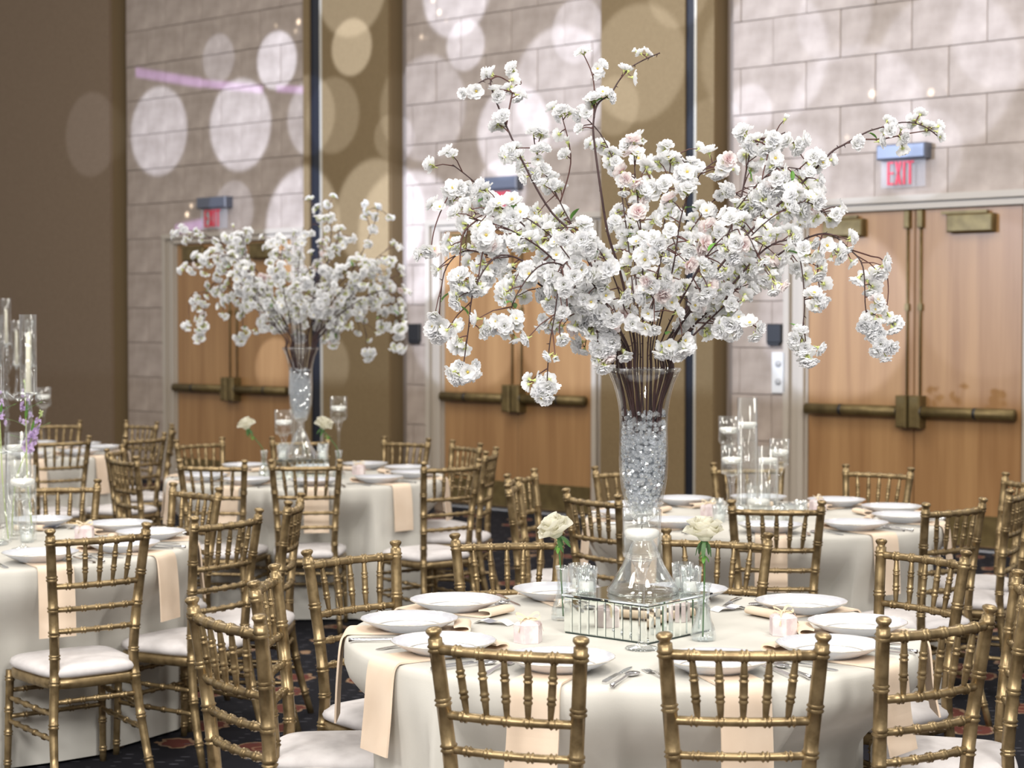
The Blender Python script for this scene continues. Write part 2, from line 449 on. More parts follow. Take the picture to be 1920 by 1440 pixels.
pier('trim_1', wt(588), wt(748), (wt(600), wt(620), wt(624)), 0)
pier('trim_2', wt(1143), wt(1355), (wt(1300), wt(1318), wt(1322)), 0)
# the brown fabric wall at the left stands proud of the stone
lw_ = struct(O('wall_left', MB().box(T_L, wt(232), -.12, .1, 0, WALL_H).mesh('wall_left', 'return_fabric'), None, W0, WANG))
x = wt(232) - .01
while x > T_L + .2:
    w = 3.0
    O('fabric_panel', MB().box(max(x - w, T_L), x, -.16, -.12, .12, WALL_H).mesh('fabric_panel', 'brown_fabric'), lw_)
    x -= w
O('base_board', MB().box(T_L, wt(232), -.165, -.12, 0, .12).mesh('base_board', 'navy_slot'), lw_)

# double doors
def door(n, t0, t1, tc):
    d = struct(O('door_%d' % n, MB().box(t0, t1, .055, .08, 0, HEAD).mesh('door_back', 'black_plastic'), None, W0, WANG))
    for (a, b, nm) in ((t0 - CW, t0, 'casing'), (t1, t1 + CW, 'casing')):
        left = a < t0 - .01
        m = MB(); m.box(a, b, .02, .08, 0, HEAD + .10)
        inner = (b - .07, b - .02) if left else (a + .02, a + .07)
        m.box(inner[0], inner[1], -.015, .02, 0, HEAD + .03)
        outer = (a, a + .05) if left else (b - .05, b)
        m.box(outer[0], outer[1], -.02, .02, 0, HEAD + .10)
        O('casing', m.mesh('casing', 'casing'), d)
    m = MB(); m.box(t0, t1, .02, .08, HEAD, HEAD + .10); m.box(t0 - CW, t1 + CW, -.025, .02, HEAD + .055, HEAD + .105); m.box(t0 - .05, t1 + .05, -.015, .02, HEAD, HEAD + .04)
    O('head_casing', m.mesh('head_casing', 'casing'), d)
    for (a, b, hinge) in ((t0 + .006, tc - .004, 0), (tc + .004, t1 - .006, 1)):
        lf = O('door_leaf', MB().bevel_box(a, b, .02, .055, .03, HEAD - .008, .003).mesh('door_leaf', 'maple'), d)
        O('kick_plate', MB().bevel_box(a + .01, b - .01, .015, .022, .035, .26, .002).mesh('kick_plate', 'bronze'), lf)
        lat = (b - .095, b - .005) if not hinge else (a + .005, a + .095)      # latch side
        # panic bar
        bm = MB()
        x0, x1 = (a + .02, b - .03) if not hinge else (a + .03, b - .02)
        bm.tube([(x0, -.045, 1.0), (x1, -.045, 1.0)], .043, 14)
        bar = O('panic_bar', bm.mesh('panic_bar', 'bronze'), lf)
        q = MB(); f = .36 if not hinge else .64
        xm = x0 + (x1 - x0) * (.36 if not hinge else .62)
        q.tube([(xm - .012, -.045, 1.0), (xm + .012, -.045, 1.0)], .0445, 14)
        xe = x1 - .05 if not hinge else x0 + .05
        q.tube([(xe - .02, -.045, 1.0), (xe + .02, -.045, 1.0)], .0445, 14)
        O('bar_band', q.mesh('bar_band', 'black_plastic'), lf)
        O('latch_case', MB().bevel_box(lat[0], lat[1], -.095, .022, .88, 1.12, .012).mesh('latch_case', 'bronze'), lf)
        xr = (lat[0] + lat[1]) / 2
        O('rod', MB().tube([(xr, .005, 1.1), (xr, .005, HEAD - .12)], .008, 8).mesh('rod', 'bronze'), lf)
        O('top_latch', MB().bevel_box(xr - .022, xr + .022, -.02, .022, HEAD - .14, HEAD - .01, .005).mesh('top_latch', 'bronze'), lf)
        O('rod_guide', MB().box(xr - .016, xr + .016, -.008, .022, 1.75, 1.80).mesh('rod_guide', 'bronze'), lf)
        # closer
        c0, c1 = (a + .16, a + .50) if not hinge else (b - .56, b - .20)
        O('closer', MB().bevel_box(c0, c1, -.055, .022, HEAD - .185, HEAD - .055, .01).mesh('closer', 'bronze'), lf)
        O('closer_arm', MB().box(c0 - .05, c1 - .05, -.035, -.005, HEAD - .05, HEAD - .03).mesh('closer_arm', 'bronze'), lf)
    O('threshold_gleam', MB().bevel_box(t0, t1, -.06, .06, 0, .014, .004).mesh('threshold_gleam', 'threshold_gleam'), d)  # sill strip carrying the painted streak of under-door light
for i, (a, b, c) in enumerate(DOORS): door(i + 1, a, b, c)

# EXIT signs
def exit_sign(x0, x1, ytop, where):
    t0, t1 = wt(x0), wt(x1); xm = (x0 + x1) / 2; zt = wz(xm, ytop); w = t1 - t0
    r = thing('exit_sign', 'EXIT sign with red letters above ' + where, 'exit sign', WP(t0, -.005, zt), WANG)
    O('housing', MB().bevel_box(-.01, w + .01, -.10, .005, -.115, 0, .012).mesh('housing', 'sign_grey'), r)
    p = O('panel', MB().box(.01, w - .01, -.056, -.048, -.32, -.11).mesh('panel', 'acrylic'), r)
    m = MB(); lw = w * .165; h0, h1 = -.30, -.128; st = .0165; y0, y1 = -.062, -.054
    gap = (w * .62 - 0) ; x = w * .17
    # E
    m.box(x, x + st, y0, y1, h0, h1); mid = (h0 + h1) / 2
    for z in (h0, mid - st * .45, h1 - st * .9): m.box(x + st * .5, x + lw * .8, y0, y1, z, z + st * .9)
    x += lw
    for sg in (1, -1):     # X
        a = (x, h0 if sg > 0 else h1); b = (x + lw * .85, h1 if sg > 0 else h0)
        m.add([(a[0], y0, a[1]), (a[0] + st * 1.1, y0, a[1]), (b[0] + 0, y0, b[1]), (b[0] - st * 1.1, y0, b[1]),
               (a[0], y1, a[1]), (a[0] + st * 1.1, y1, a[1]), (b[0] + 0, y1, b[1]), (b[0] - st * 1.1, y1, b[1])],
              [(0, 1, 2, 3), (4, 7, 6, 5), (0, 4, 5, 1), (1, 5, 6, 2), (2, 6, 7, 3), (3, 7, 4, 0)], 0, False)
    x += lw * 1.05
    m.box(x, x + st, y0, y1, h0, h1)
    x += lw * .42
    m.box(x, x + lw * .95, y0, y1, h1 - st * .9, h1); m.box(x + lw * .475 - st / 2, x + lw * .475 + st / 2, y0, y1, h0, h1)
    O('letters', m.mesh('letters', 'exit_red'), p)
exit_sign(1655, 1742, 272, 'the doors beside the pale wall panel')
exit_sign(922, 980, 333, 'the middle double doors')
exit_sign(385, 437, 371, 'the double doors near the brown fabric wall')
for (x0, x1, y0, y1, lab) in ((1440, 1468, 607, 643, 'black wall plaque above the pale panel beside the doors'), (768, 790, 607, 640, 'black wall plaque between a fabric pier and the middle doors')):
    w = wt(x1) - wt(x0); hh = wz(x0, y0) - wz(x0, y1)
    r = thing('wall_plaque', lab, 'plaque', WP(wt(x0), -.002, wz(x0, y1)), WANG)
    O('face', MB().bevel_box(0, w, -.03, .004, 0, hh, .008).mesh('face', 'black_plastic'), r)
    O('foot_lip', MB().bevel_box(w * .1, w * .9, -.034, .004, -.02, .004, .004).mesh('foot_lip', 'black_plastic'), r)
w = wt(1475) - wt(1449); r = thing('wall_panel', 'pale upright wall panel with two grey dials beside the doors', 'wall panel', WP(wt(1449), -.002, wz(1449, 737)), WANG)
hh = wz(1449, 660) - wz(1449, 737)
O('plate', MB().bevel_box(0, w, -.018, .004, 0, hh, .005).mesh('plate', 'plate_plastic'), r)
for z in (.28, .72):
    m = MB(); m.lathe([(.0, .012), (.022, .012), (.027, .006), (.027, 0)], 14); m.xf(Matrix.Translation((w / 2, -.018, hh * z)) @ Matrix.Rotation(PI / 2, 4, 'X'))
    O('dial', m.mesh('dial', 'plate_mark'), r)

# ================================================================== CHAIRS
def lerp_path(pts, n):
    """smooth (Catmull-Rom) resample"""
    P = [Vector(p) for p in pts]; out = []
    segs = len(P) - 1
    for i in range(n):
        u = i / (n - 1) * segs; k = min(int(u), segs - 1); t = u - k
        p0 = P[max(k - 1, 0)]; p1 = P[k]; p2 = P[k + 1]; p3 = P[min(k + 2, segs)]
        out.append(.5 * ((2 * p1) + (-p0 + p2) * t + (2 * p0 - 5 * p1 + 4 * p2 - p3) * t * t + (-p0 + 3 * p1 - 3 * p2 + p3) * t ** 3))
    return out
def bamboo(mb, pts, r, nodes, seg=8, taper=None, n0=14, ring=.0041, sp=.011, halfw=.0045):
    """turned rod along a path with pairs of raised rings at arc fractions `nodes`"""
    base = lerp_path(pts, 60)
    L = [0]
    for a, b in zip(base, base[1:]): L.append(L[-1] + (b - a).length)
    tot = L[-1]
    def at(s):
        s = min(max(s, 0), tot)
        for i in range(len(base) - 1):
            if s <= L[i + 1]:
                f = (s - L[i]) / max(L[i + 1] - L[i], 1e-9); return base[i].lerp(base[i + 1], f)
        return base[-1]
    st = {}
    for i in range(n0): st[tot * i / (n0 - 1)] = 0
    for nd in nodes:
        c = nd * tot
        for k in (-.5, .5):
            cc = c + k * sp
            st[cc - halfw] = 0; st[cc] = 1; st[cc + halfw] = 0
    ks = sorted(k for k in st if -1e-6 <= k <= tot + 1e-6)
    path = [at(k) for k in ks]
    rad = [(taper(k / tot) if taper else 1) * r + ring * st[k] for k in ks]
    mb.tube(path, rad, seg)
FZ, FY, FX = .905, -.222, .178          # finial base of the right post
def post_pts(s): return [(s * .182, -.262, 0), (s * .165, -.205, .22), (s * .148, -.178, .43), (s * .152, -.184, .58), (s * .166, -.203, .76), (s * FX, FY, FZ)]
def post_at(s, z):
    P = lerp_path(post_pts(s), 80)
    return min(P, key=lambda p: abs(p.z - z))
CH_M = {}
def chair_meshes():
    for s, nm in ((-1, 'l'), (1, 'r')):
        m = MB(); bamboo(m, post_pts(s), .0165, (.10, .27, .43, .53, .62, .715, .835, .975), 10, taper=lambda u: .82 + .25 * min(1, u * 2.2) - .08 * max(0, u - .6))
        # cap
        p = Vector((s * FX, FY, FZ)); tilt = (post_at(s, .905) - post_at(s, .82)).normalized()
        prof = [(.0150, -.006), (.0135, .002), (.0125, .006), (.0165, .011), (.0195, .016), (.0190, .021), (.0130, .0255), (.0001, .027)]
        c = MB(); c.lathe(prof, 12); c.xf(Matrix.Translation(p) @ tilt.to_track_quat('Z', 'Y').to_matrix().to_4x4())
        CH_M['post_' + nm] = m.mesh('back_post', 'gold'); CH_M['cap_' + nm] = c.mesh('finial', 'gold')
        m = MB(); bamboo(m, [(s * .185, .178, 0), (s * .180, .172, .22), (s * .175, .168, .385)], .0150, (.12, .40, .62, .92), 10, taper=lambda u: .8 + .25 * u)
        CH_M['leg_' + nm] = m.mesh('front_leg', 'gold')
        m = MB()
        a0 = post_at(s, .285); b0 = Vector((s * .179, .170, .285)); bamboo(m, [a0, (a0 + b0) / 2, b0], .0085, (.2, .4, .6, .8), 8)
        CH_M['side1_' + nm] = m.mesh('stretcher', 'gold')
        m = MB(); a0 = post_at(s, .20); b0 = Vector((s * .180, .172, .20)); bamboo(m, [a0, (a0 + b0) / 2, b0], .0085, (.2, .4, .6, .8), 8)
        CH_M['side2_' + nm] = m.mesh('stretcher', 'gold')
    def cross(z, r, nodes, bow):
        a = post_at(-1, z); b = post_at(1, z); mid = (a + b) / 2 + Vector((0, -bow, 0))
        m = MB(); bamboo(m, [a, (a * .75 + b * .25) + Vector((0, -bow * .75, 0)), mid, (a * .25 + b * .75) + Vector((0, -bow * .75, 0)), b], r, nodes, 9); return m
    fr = (.165, .335, .5, .665, .835)
    for k, (z, r, bow) in enumerate(((.880, .0125, .022), (.728, .0108, .020), (.645, .0098, .018), (.565, .0098, .016))):
        CH_M['rail%d' % k] = cross(z, r, fr, bow).mesh('top_rail' if k == 0 else 'back_rail', 'gold')
    CH_M['back_str'] = cross(.325, .009, fr, 0).mesh('stretcher', 'gold')
    for k, z in enumerate((.31, .215)):
        m = MB(); bamboo(m, [(-.178, .170, z), (0, .170, z), (.178, .170, z)], .0088, fr, 8); CH_M['front_str%d' % k] = m.mesh('stretcher', 'gold')
    for k, u in enumerate(fr):
        a = post_at(-1, .880).lerp(post_at(1, .880), u) + Vector((0, -.022 * (1 - (2 * u - 1) ** 2), 0))
        u2 = .5 + (u - .5) * .93
        b = post_at(-1, .728).lerp(post_at(1, .728), u2) + Vector((0, -.020 * (1 - (2 * u2 - 1) ** 2), 0))
        m = MB(); bamboo(m, [a, (a + b) / 2, b], .0088, (.33, .66), 8, taper=lambda q: .62 + .5 * math.sin(PI * min(max(q, 0), 1)) ** .8, n0=12, ring=.0028)
        CH_M['spindle%d' % k] = m.mesh('spindle', 'gold')
    # seat frame: rounded trapezoid ring, and cushion
    def outline(grow, n=40):
        pts = []
        for i in range(n):
            a = 2 * PI * i / n
            c, s_ = math.cos(a), math.sin(a)
            e = .42
            x = math.copysign(abs(c) ** e, c); y = math.copysign(abs(s_) ** e, s_)
            half = .168 + .030 * (y + 1) / 2
            pts.append(((half + grow) * x, -.012 + (.192 + grow) * y))
        return pts
    m = MB(); n = 40; vs = []
    for (gr, z) in ((-.012, .362), (0, .367), (.002, .382), (0, .397), (-.012, .401)):
        vs += [(x, y, z) for x, y in outline(gr, n)]
    fs = [(i * n + k, i * n + (k + 1) % n, (i + 1) * n + (k + 1) % n, (i + 1) * n + k) for i in range(4) for k in range(n)] + [tuple(range(n))[::-1], tuple(4 * n + k for k in range(n))]
    m.add(vs, fs); CH_M['frame'] = m.mesh('seat_frame', 'gold')
    m = MB(); vs = []
    prof = ((-.012, .399), (.004, .409), (.007, .421), (.002, .433), (-.014, .442), (-.045, .448), (-.10, .451))
    for (gr, z) in prof: vs += [(x, y, z) for x, y in outline(gr, n)]
    k_ = len(prof) - 1
    fs = [(i * n + k, i * n + (k + 1) % n, (i + 1) * n + (k + 1) % n, (i + 1) * n + k) for i in range(k_) for k in range(n)] + [tuple(range(n))[::-1], tuple(k_ * n + k for k in range(n))]
    m.add(vs, fs); CH_M['cushion'] = m.mesh('cushion', 'cushion')
chair_meshes()
FINY = FY - .004                # finial centre behind the seat centre
def make_chair(loc, ang, label, group):
    """ang: direction the chair faces"""
    r = thing('chiavari_chair', label, 'chair', loc, ang - PI / 2, group)
    for k in ('l', 'r'):
        p = O('back_post', CH_M['post_' + k], r); O('finial', CH_M['cap_' + k], p)
        O('front_leg', CH_M['leg_' + k], r)
        O('stretcher', CH_M['side1_' + k], r); O('stretcher', CH_M['side2_' + k], r)
    O('top_rail', CH_M['rail0'], r)
    for k in (1, 2, 3): O('back_rail', CH_M['rail%d' % k], r)
    for k in range(5): O('spindle', CH_M['spindle%d' % k], r)
    O('stretcher', CH_M['back_str'], r); O('stretcher', CH_M['front_str0'], r); O('stretcher', CH_M['front_str1'], r)
    O('seat_frame', CH_M['frame'], r); O('cushion', CH_M['cushion'], r)
    return r

TB = {'T1': (.342, 5.145), 'T2': (1.150, 8.275), 'T3': (-1.195, 10.54), 'T4': (-2.09, 7.22), 'T5': (-3.50, 12.55)}
TNAME = {'T1': 'the blossom table farther from the doors', 'T2': 'the floating-candle table', 'T3': 'the blossom table nearer the doors',
         'T4': 'the candelabra table farther from the doors', 'T5': 'the candelabra table nearer the doors'}
TR, TZ = .808, .75
CHAIRS = {
 'T1': [((814,1183),(1088,1202)),((1248,1191),(1548,1196)),((1657,1162),(1860,1142)),((1913,1067),(1934,1112)),((1658,1015),(1812,1035)),((1257,994),(1436,1002)),((873,1011),(1062,1012)),((616,1037),(793,1023)),((359,1125),(483,1156)),((476,1088),(516,1062))],
 'T2': [((1372,937),(1540,939)),((1075,915),(1150,926)),((961,907),(990,903)),((962,891),(1021,879)),((1111,874),(1240,878)),((1352,876),(1491,873)),((1571,872),(1689,877)),((1747,947),(1838,935)),((1889,887),(1935,903)),((1892,918),(1935,907))],
 'T3': [((340,865),(465,862)),((502,862),(630,864)),((791,868),(902,862)),((913,849),(929,838)),((727,819),(797,825)),((806,826),(884,833)),((327,827),(417,820)),((520,821),(627,819)),((203,850),(256,857)),((199,842),(227,836))],
 'T4': [((91,996),(274,983)),((372,969),(478,958)),((325,907),(406,917)),((32,903),(179,900)),((538,939),(567,929))],
 'T5': [((72,823),(172,816)),((237,817),(292,813)),((235,788),(296,793)),((52,792),(145,788)),((312,799),(332,798))]}
WEIGHT = {'T1': .75, 'T2': .45, 'T3': .25, 'T4': .6, 'T5': .1}
SEATS = {}
wall_dir = Vector((WN.x, WN.y, 0))
CH_X, CH_Y0, CH_Y1 = .2015, -.284, .198             # a chair's footprint in its own frame
RING_MIN = 1.02                                   # nearest a chair's back may come to the table's centre
LIST = []
for T, lst in CHAIRS.items():
    c = Vector((*TB[T], 0))
    for (a, b) in lst:
        A = gp(a[0], a[1], .925); B = gp(b[0], b[1], .925); Mid = (A + B) / 2; Mid.z = 0
        d = B - A; f = Vector((-d.y, d.x, 0)).normalized()
        rad = (c - Mid).normalized()
        if f.dot(rad) < 0: f = -f
        dev = math.atan2(rad.x * f.y - rad.y * f.x, f.dot(rad))
        LIST.append(dict(T=T, c=c, m=Mid, dev=max(-R_(11), min(R_(11), dev * WEIGHT[T]))))
def settle(k):
    rad = k['c'] - k['m']
    if rad.length < RING_MIN: k['m'] = k['c'] - rad.normalized() * RING_MIN
    rad = k['c'] - k['m']
    k['ang'] = math.atan2(rad.y, rad.x) + k['dev']
    fw = Vector((math.cos(k['ang']), math.sin(k['ang']), 0)); rt = Vector((fw.y, -fw.x, 0))
    k['loc'] = k['m'] - fw * FINY
    k['ax'] = (rt, fw)
    k['poly'] = [k['loc'] + rt * x + fw * y for x, y in ((-CH_X, CH_Y0), (CH_X, CH_Y0), (CH_X, CH_Y1), (-CH_X, CH_Y1))]
for _ in range(400):
    for k in LIST: settle(k)
    moved = False
    for i, p in enumerate(LIST):
        for q in LIST[i + 1:]:
            if (p['loc'] - q['loc']).length > .75: continue
            best = None
            for axis in p['ax'] + q['ax']:
                u = [v.dot(axis) for v in p['poly']]; w = [v.dot(axis) for v in q['poly']]
                pen = min(max(u) - min(w), max(w) - min(u))
                if pen <= 0: best = None; break
                if best is None or pen < best[0]: best = (pen, axis if sum(u) < sum(w) else -axis)
            if best:
                moved = True; sh = best[1] * (best[0] / 2 + .0005)
                p['m'] = p['m'] - sh; q['m'] = q['m'] + sh; settle(p); settle(q)
    if not moved: break
for T in CHAIRS: SEATS[T] = []
for k in LIST:
    T, c, loc, ang = k['T'], k['c'], k['loc'], k['ang']
    fw = k['ax'][1]
    dw = fw.dot(wall_dir)
    # the wall with the doors is the landmark that tells sides apart
    how = 'facing the doors' if dw > .5 else ('backing onto the doors' if dw < -.5 else 'side-on to the doors')
    make_chair(loc, ang, 'gold chair %s at %s' % (how, TNAME[T]), 'gold chairs %s, %s' % (how, TNAME[T]))
    th = math.atan2(loc.y - c.y, loc.x - c.x)
    SEATS[T].append((th, (loc - c).length, ang, loc))
def extra_angles(T):
    """laid places without a chair in view fill the widest gap"""
    have = sorted(s_[0] % (2 * PI) for s_ in SEATS[T]); n = 10 - len(have)
    if n <= 0: return []
    gaps = [((have[(i + 1) % len(have)] - have[i]) % (2 * PI), have[i]) for i in range(len(have))]
    w, a0 = max(gaps)
    return [a0 + w * (k + 1) / (n + 1) for k in range(n)]

def place_angles(T):
    A_ = sorted(a % (2 * PI) for a in [s_[0] for s_ in SEATS[T]] + extra_angles(T)); n = len(A_); need = R_(35.3)
    for _ in range(300):
        for i in range(n):
            j = (i + 1) % n; gap = (A_[j] - A_[i]) % (2 * PI)
            if gap < need: A_[i] -= (need - gap) / 2; A_[j] += (need - gap) / 2
    return A_

# ================================================================== TABLES AND CLOTHS
def smoothstep(a, b, x):
    t = min(max((x - a) / (b - a), 0), 1); return t * t * (3 - 2 * t)
table_top = MB().lathe([(0.0001, .715), (TR - .01, .715), (TR, .722), (TR, .743), (TR - .008, .748), (0.0001, .748)], 64).mesh('tabletop', 'table_wood')
leg_m = MB(); leg_m.tube([(0, 0, 0), (0, 0, .716)], .018, 10); leg_m = leg_m.mesh('leg', 'silver')
def make_cloth(T, seed):
    rnd = random.Random(seed)
    c = TB[T]; NA = 288
    ph = [rnd.uniform(0, 6.28) for _ in range(6)]
    rows = [(0, None)]
    vs = []; prof = []
    for r in (0.0, .25, .5, .7, .79): prof.append((r, TZ + .004, 0))
    prof += [(TR - .012, TZ + .0035, 0), (TR, TZ + .0005, 0), (TR + .006, TZ - .008, 0), (TR + .009, TZ - .022, 0)]
    nz = 22
    for i in range(1, nz + 1): prof.append((TR + .010, TZ - .022 - (TZ - .022 - .012) * i / nz, 1))
    vs = [(0, 0, TZ + .004)]
    # how far out the cloth may hang below seat height before it meets a chair
    lim = []
    for k in range(NA):
        a = 2 * PI * k / NA; dx, dy = math.cos(a), math.sin(a); best = 9
        for (th, rr, ang, loc) in SEATS[T]:
            fx, fy = math.cos(ang), math.sin(ang); ox, oy = c[0] - loc.x, c[1] - loc.y
            # ray in the chair's frame against its (slightly grown) footprint
            px_, py_ = ox * fy - oy * fx, ox * fx + oy * fy; qx, qy = dx * fy - dy * fx, dx * fx + dy * fy
            t0, t1 = 0, 9
            for (p_, q_, lo, hi) in ((px_, qx, -.214, .214), (py_, qy, -.29, .218)):
                if abs(q_) < 1e-9:
                    if not lo < p_ < hi: t1 = -1
                    continue
                u0, u1 = (lo - p_) / q_, (hi - p_) / q_
                t0, t1 = max(t0, min(u0, u1)), min(t1, max(u0, u1))
            if t0 < t1: best = min(best, t0)
        lim.append(best)
    wide = [min(lim[(k + j) % NA] for j in range(-3, 4)) for k in range(NA)]
    naps = place_angles(T)
    for pi, (r, z, d) in enumerate(prof[1:]):
        for k in range(NA):
            a = 2 * PI * k / NA; q = r
            if d:
                u = (TZ - z) / TZ
                fold = .55 * math.sin(14 * a + ph[0] + .8 * math.sin(3 * a + ph[1])) + .35 * math.sin(23 * a + ph[2] + math.sin(2 * a + ph[4])) + .25 * math.sin(7 * a + ph[3])
                # the cloth lies flat behind a hanging napkin
                near = min(abs(math.atan2(math.sin(a - h_), math.cos(a - h_))) for h_ in naps)
                flat = 1 - (1 - smoothstep(R_(7), R_(12), near)) * smoothstep(.40, .50, z)
                q = r + (.018 * u + .06 * u ** 1.1 * fold + .012 * u) * flat
                low = 1 - smoothstep(.462, .70, z)
                if wide[k] < q: q -= (q - wide[k]) * low
            vs.append((q * math.cos(a), q * math.sin(a), z))
    n = len(prof) - 1
    fs = [(0, 1 + k, 1 + (k + 1) % NA) for k in range(NA)]
    for i in range(n - 1):
        for k in range(NA):
            a_ = 1 + i * NA + k; b_ = 1 + i * NA + (k + 1) % NA
            fs.append((a_, a_ + NA, b_ + NA, b_))
    m = MB(); m.add(vs, fs)
    return m.mesh('tablecloth', 'linen')
for i, T in enumerate(TB):
    c = TB[T]
    t = thing('round_table', 'round table under the white cloth, ' + TNAME[T], 'table', (*c, 0))
    O('tabletop', table_top, t)
    for k in range(4):
        a = PI / 4 + k * PI / 2; O('leg', leg_m, t, (.28 * math.cos(a), .28 * math.sin(a), 0))
    cl = O('tablecloth', make_cloth(T, 11 + i), None, (*c, 0))
    tag(cl, 'floor-length off-white cloth covering ' + TNAME[T], 'tablecloth')

# ================================================================== PLACE SETTINGS
CT = TZ + .0045                      # top of cloth
sca = lambda a, r: 1 + (.013 * abs(math.sin(9 * a)) - .006) * smoothstep(.09, .135, r)
plate_m = MB().lathe([(.0001, .004), (.070, .003), (.074, .0), (.080, .0), (.082, .004), (.105, .012), (.138, .030), (.1395, .0315), (.138, .0330), (.103, .0165), (.086, .0085), (.080, .007), (.0001, .0068)], 72, wob=sca).mesh('plate_body', 'porcelain')
rim_m = MB().lathe([(.1382, .0302), (.1402, .0316), (.1384, .0334)], 72, wob=sca, closed=True).mesh('rim_band', 'plate_rim')
well_m = MB().lathe([(.0885, .0098), (.0915, .0113), (.0900, .0117), (.0872, .0101)], 60, closed=True).mesh('well_band', 'plate_rim')
def strip(path, w0, w1, th, n=None):
    """cloth strip: path in (x=radial, z), width along y"""
    m = MB(); P = [Vector((p[0], 0, p[1])) for p in path]; n = len(P); vs = []
    for i, p in enumerate(P):
        t = (P[min(i + 1, n - 1)] - P[max(i - 1, 0)]).normalized(); nn = Vector((-t.z, 0, t.x))
        w = w0 + (w1 - w0) * i / (n - 1)
        for (sy, sn) in ((-1, -1), (1, -1), (1, 1), (-1, 1)):
            vs.append((p.x + nn.x * sn * th / 2, sy * w / 2, p.z + nn.z * sn * th / 2))
    fs = [(i * 4 + k, i * 4 + (k + 1) % 4, i * 4 + 4 + (k + 1) % 4, i * 4 + 4 + k) for i in range(n - 1) for k in range(4)] + [(3, 2, 1, 0), ((n - 1) * 4, (n - 1) * 4 + 1, (n - 1) * 4 + 2, (n - 1) * 4 + 3)]
    return m.add(vs, fs, 0, False)
PR = .635                             # plate centre radius
def napkin_mesh(hang, skew, loop, seed):
    """local x points outward from the table centre, origin at the plate centre"""
    e = TR - PR
    z0 = .0035
    path = [(e + .036 + skew, -hang), (e + .030, -hang * .6), (e + .024, -.07), (e + .0195, -.030), (e + .014, -.0095), (e + .003, .0016), (e - .012, z0 + .0003), (e - .05, z0), (0, z0), (-.13, z0), (-.150, z0 + .001)]
    path += [(-.164 - loop, z0 + .006), (-.167 - loop, z0 + .013), (-.160 - loop, z0 + .0195), (-.145, z0 + .0205), (-.128, z0 + .0175)]
    P = [Vector((p[0], 0, p[1])) for p in path]
    q = lerp_path(P, 70)
    return strip([(p.x, p.z) for p in q], .135, .120, .0055).mesh('napkin', 'napkin')
nap_ms = [napkin_mesh(.235, .004, .0, 1), napkin_mesh(.25, -.002, .006, 2), napkin_mesh(.22, .012, .003, 3)]
def fork_mesh():
    m = MB(); th = .0022
    pts = [(-.10, .0065), (-.085, .0095), (-.04, .0055), (.02, .0035), (.038, .004), (.048, .0105), (.058, .012)]
    def slab(a, b, z0, z1):
        m.add([(a[0], -a[1], z0), (a[0], a[1], z0), (b[0], b[1], z1), (b[0], -b[1], z1), (a[0], -a[1], z0 + th), (a[0], a[1], z0 + th), (b[0], b[1], z1 + th), (b[0], -b[1], z1 + th)],
              [(3, 2, 1, 0), (4, 5, 6, 7), (0, 1, 5, 4), (1, 2, 6, 5), (2, 3, 7, 6), (3, 0, 4, 7)], 0, False)
    zz = [0, .001, .004, .008, .007, .003, .001]
    for i in range(len(pts) - 1): slab(pts[i], pts[i + 1], zz[i], zz[i + 1])
    for k in range(4):
        y = -.0095 + k * .0063
        m.box(.057, .098, y - .0017, y + .0017, .001, .0032)
    return m.mesh('fork', 'silver')
def knife_mesh():
    m = MB()
    out = [(-.115, .006), (-.10, .0085), (-.05, .0075), (-.01, .006), (.0, .006)]
    bl = [(.0, .006), (.03, .0085), (.08, .0095), (.105, .006), (.118, .0008)]
    for P, th in ((out, .0065), (bl, .0022)):
        vs = []
        for (x, y) in P: vs += [(x, -y * (.55 if th < .004 else 1), 0), (x, y, 0), (x, y, th), (x, -y * (.55 if th < .004 else 1), th)]
        n = len(P)
        fs = [(i * 4 + k, i * 4 + (k + 1) % 4, i * 4 + 4 + (k + 1) % 4, i * 4 + 4 + k) for i in range(n - 1) for k in range(4)] + [(3, 2, 1, 0), (n * 4 - 4, n * 4 - 3, n * 4 - 2, n * 4 - 1)]
        m.add(vs, fs, 0, False)
    return m.mesh('knife', 'silver')
def spoon_mesh():
    m = MB()
    m.tube(lerp_path([(-.10, 0, .0068), (-.04, 0, .0066), (.02, 0, .0085), (.045, 0, .0062)], 10), [.0062, .0058, .0048, .0042, .0038, .0034, .0032, .0030, .0032, .004], 8)
    vs = [(.07, 0, .0005)]; n = 16
    for (s, z) in ((.4, .001), (.75, .003), (1, .0065), (.96, .0075), (.7, .0045), (.35, .0025)):
        for k in range(n):
            a = 2 * PI * k / n; vs.append((.068 + s * .029 * math.cos(a), s * (.019 + .002 * math.cos(a)) * math.sin(a), z))
    fs = [(0, 1 + (k + 1) % n, 1 + k) for k in range(n)]
    for i in range(5): fs += [(1 + i * n + k, 1 + i * n + (k + 1) % n, 1 + (i + 1) * n + (k + 1) % n, 1 + (i + 1) * n + k) for k in range(n)]
    fs.append(tuple(1 + 5 * n + k for k in range(n)))
    m.add(vs, fs)
    return m.mesh('spoon', 'silver')
fork_m, knife_m, spoon_m = fork_mesh(), knife_mesh(), spoon_mesh()
rs = random.Random(5)
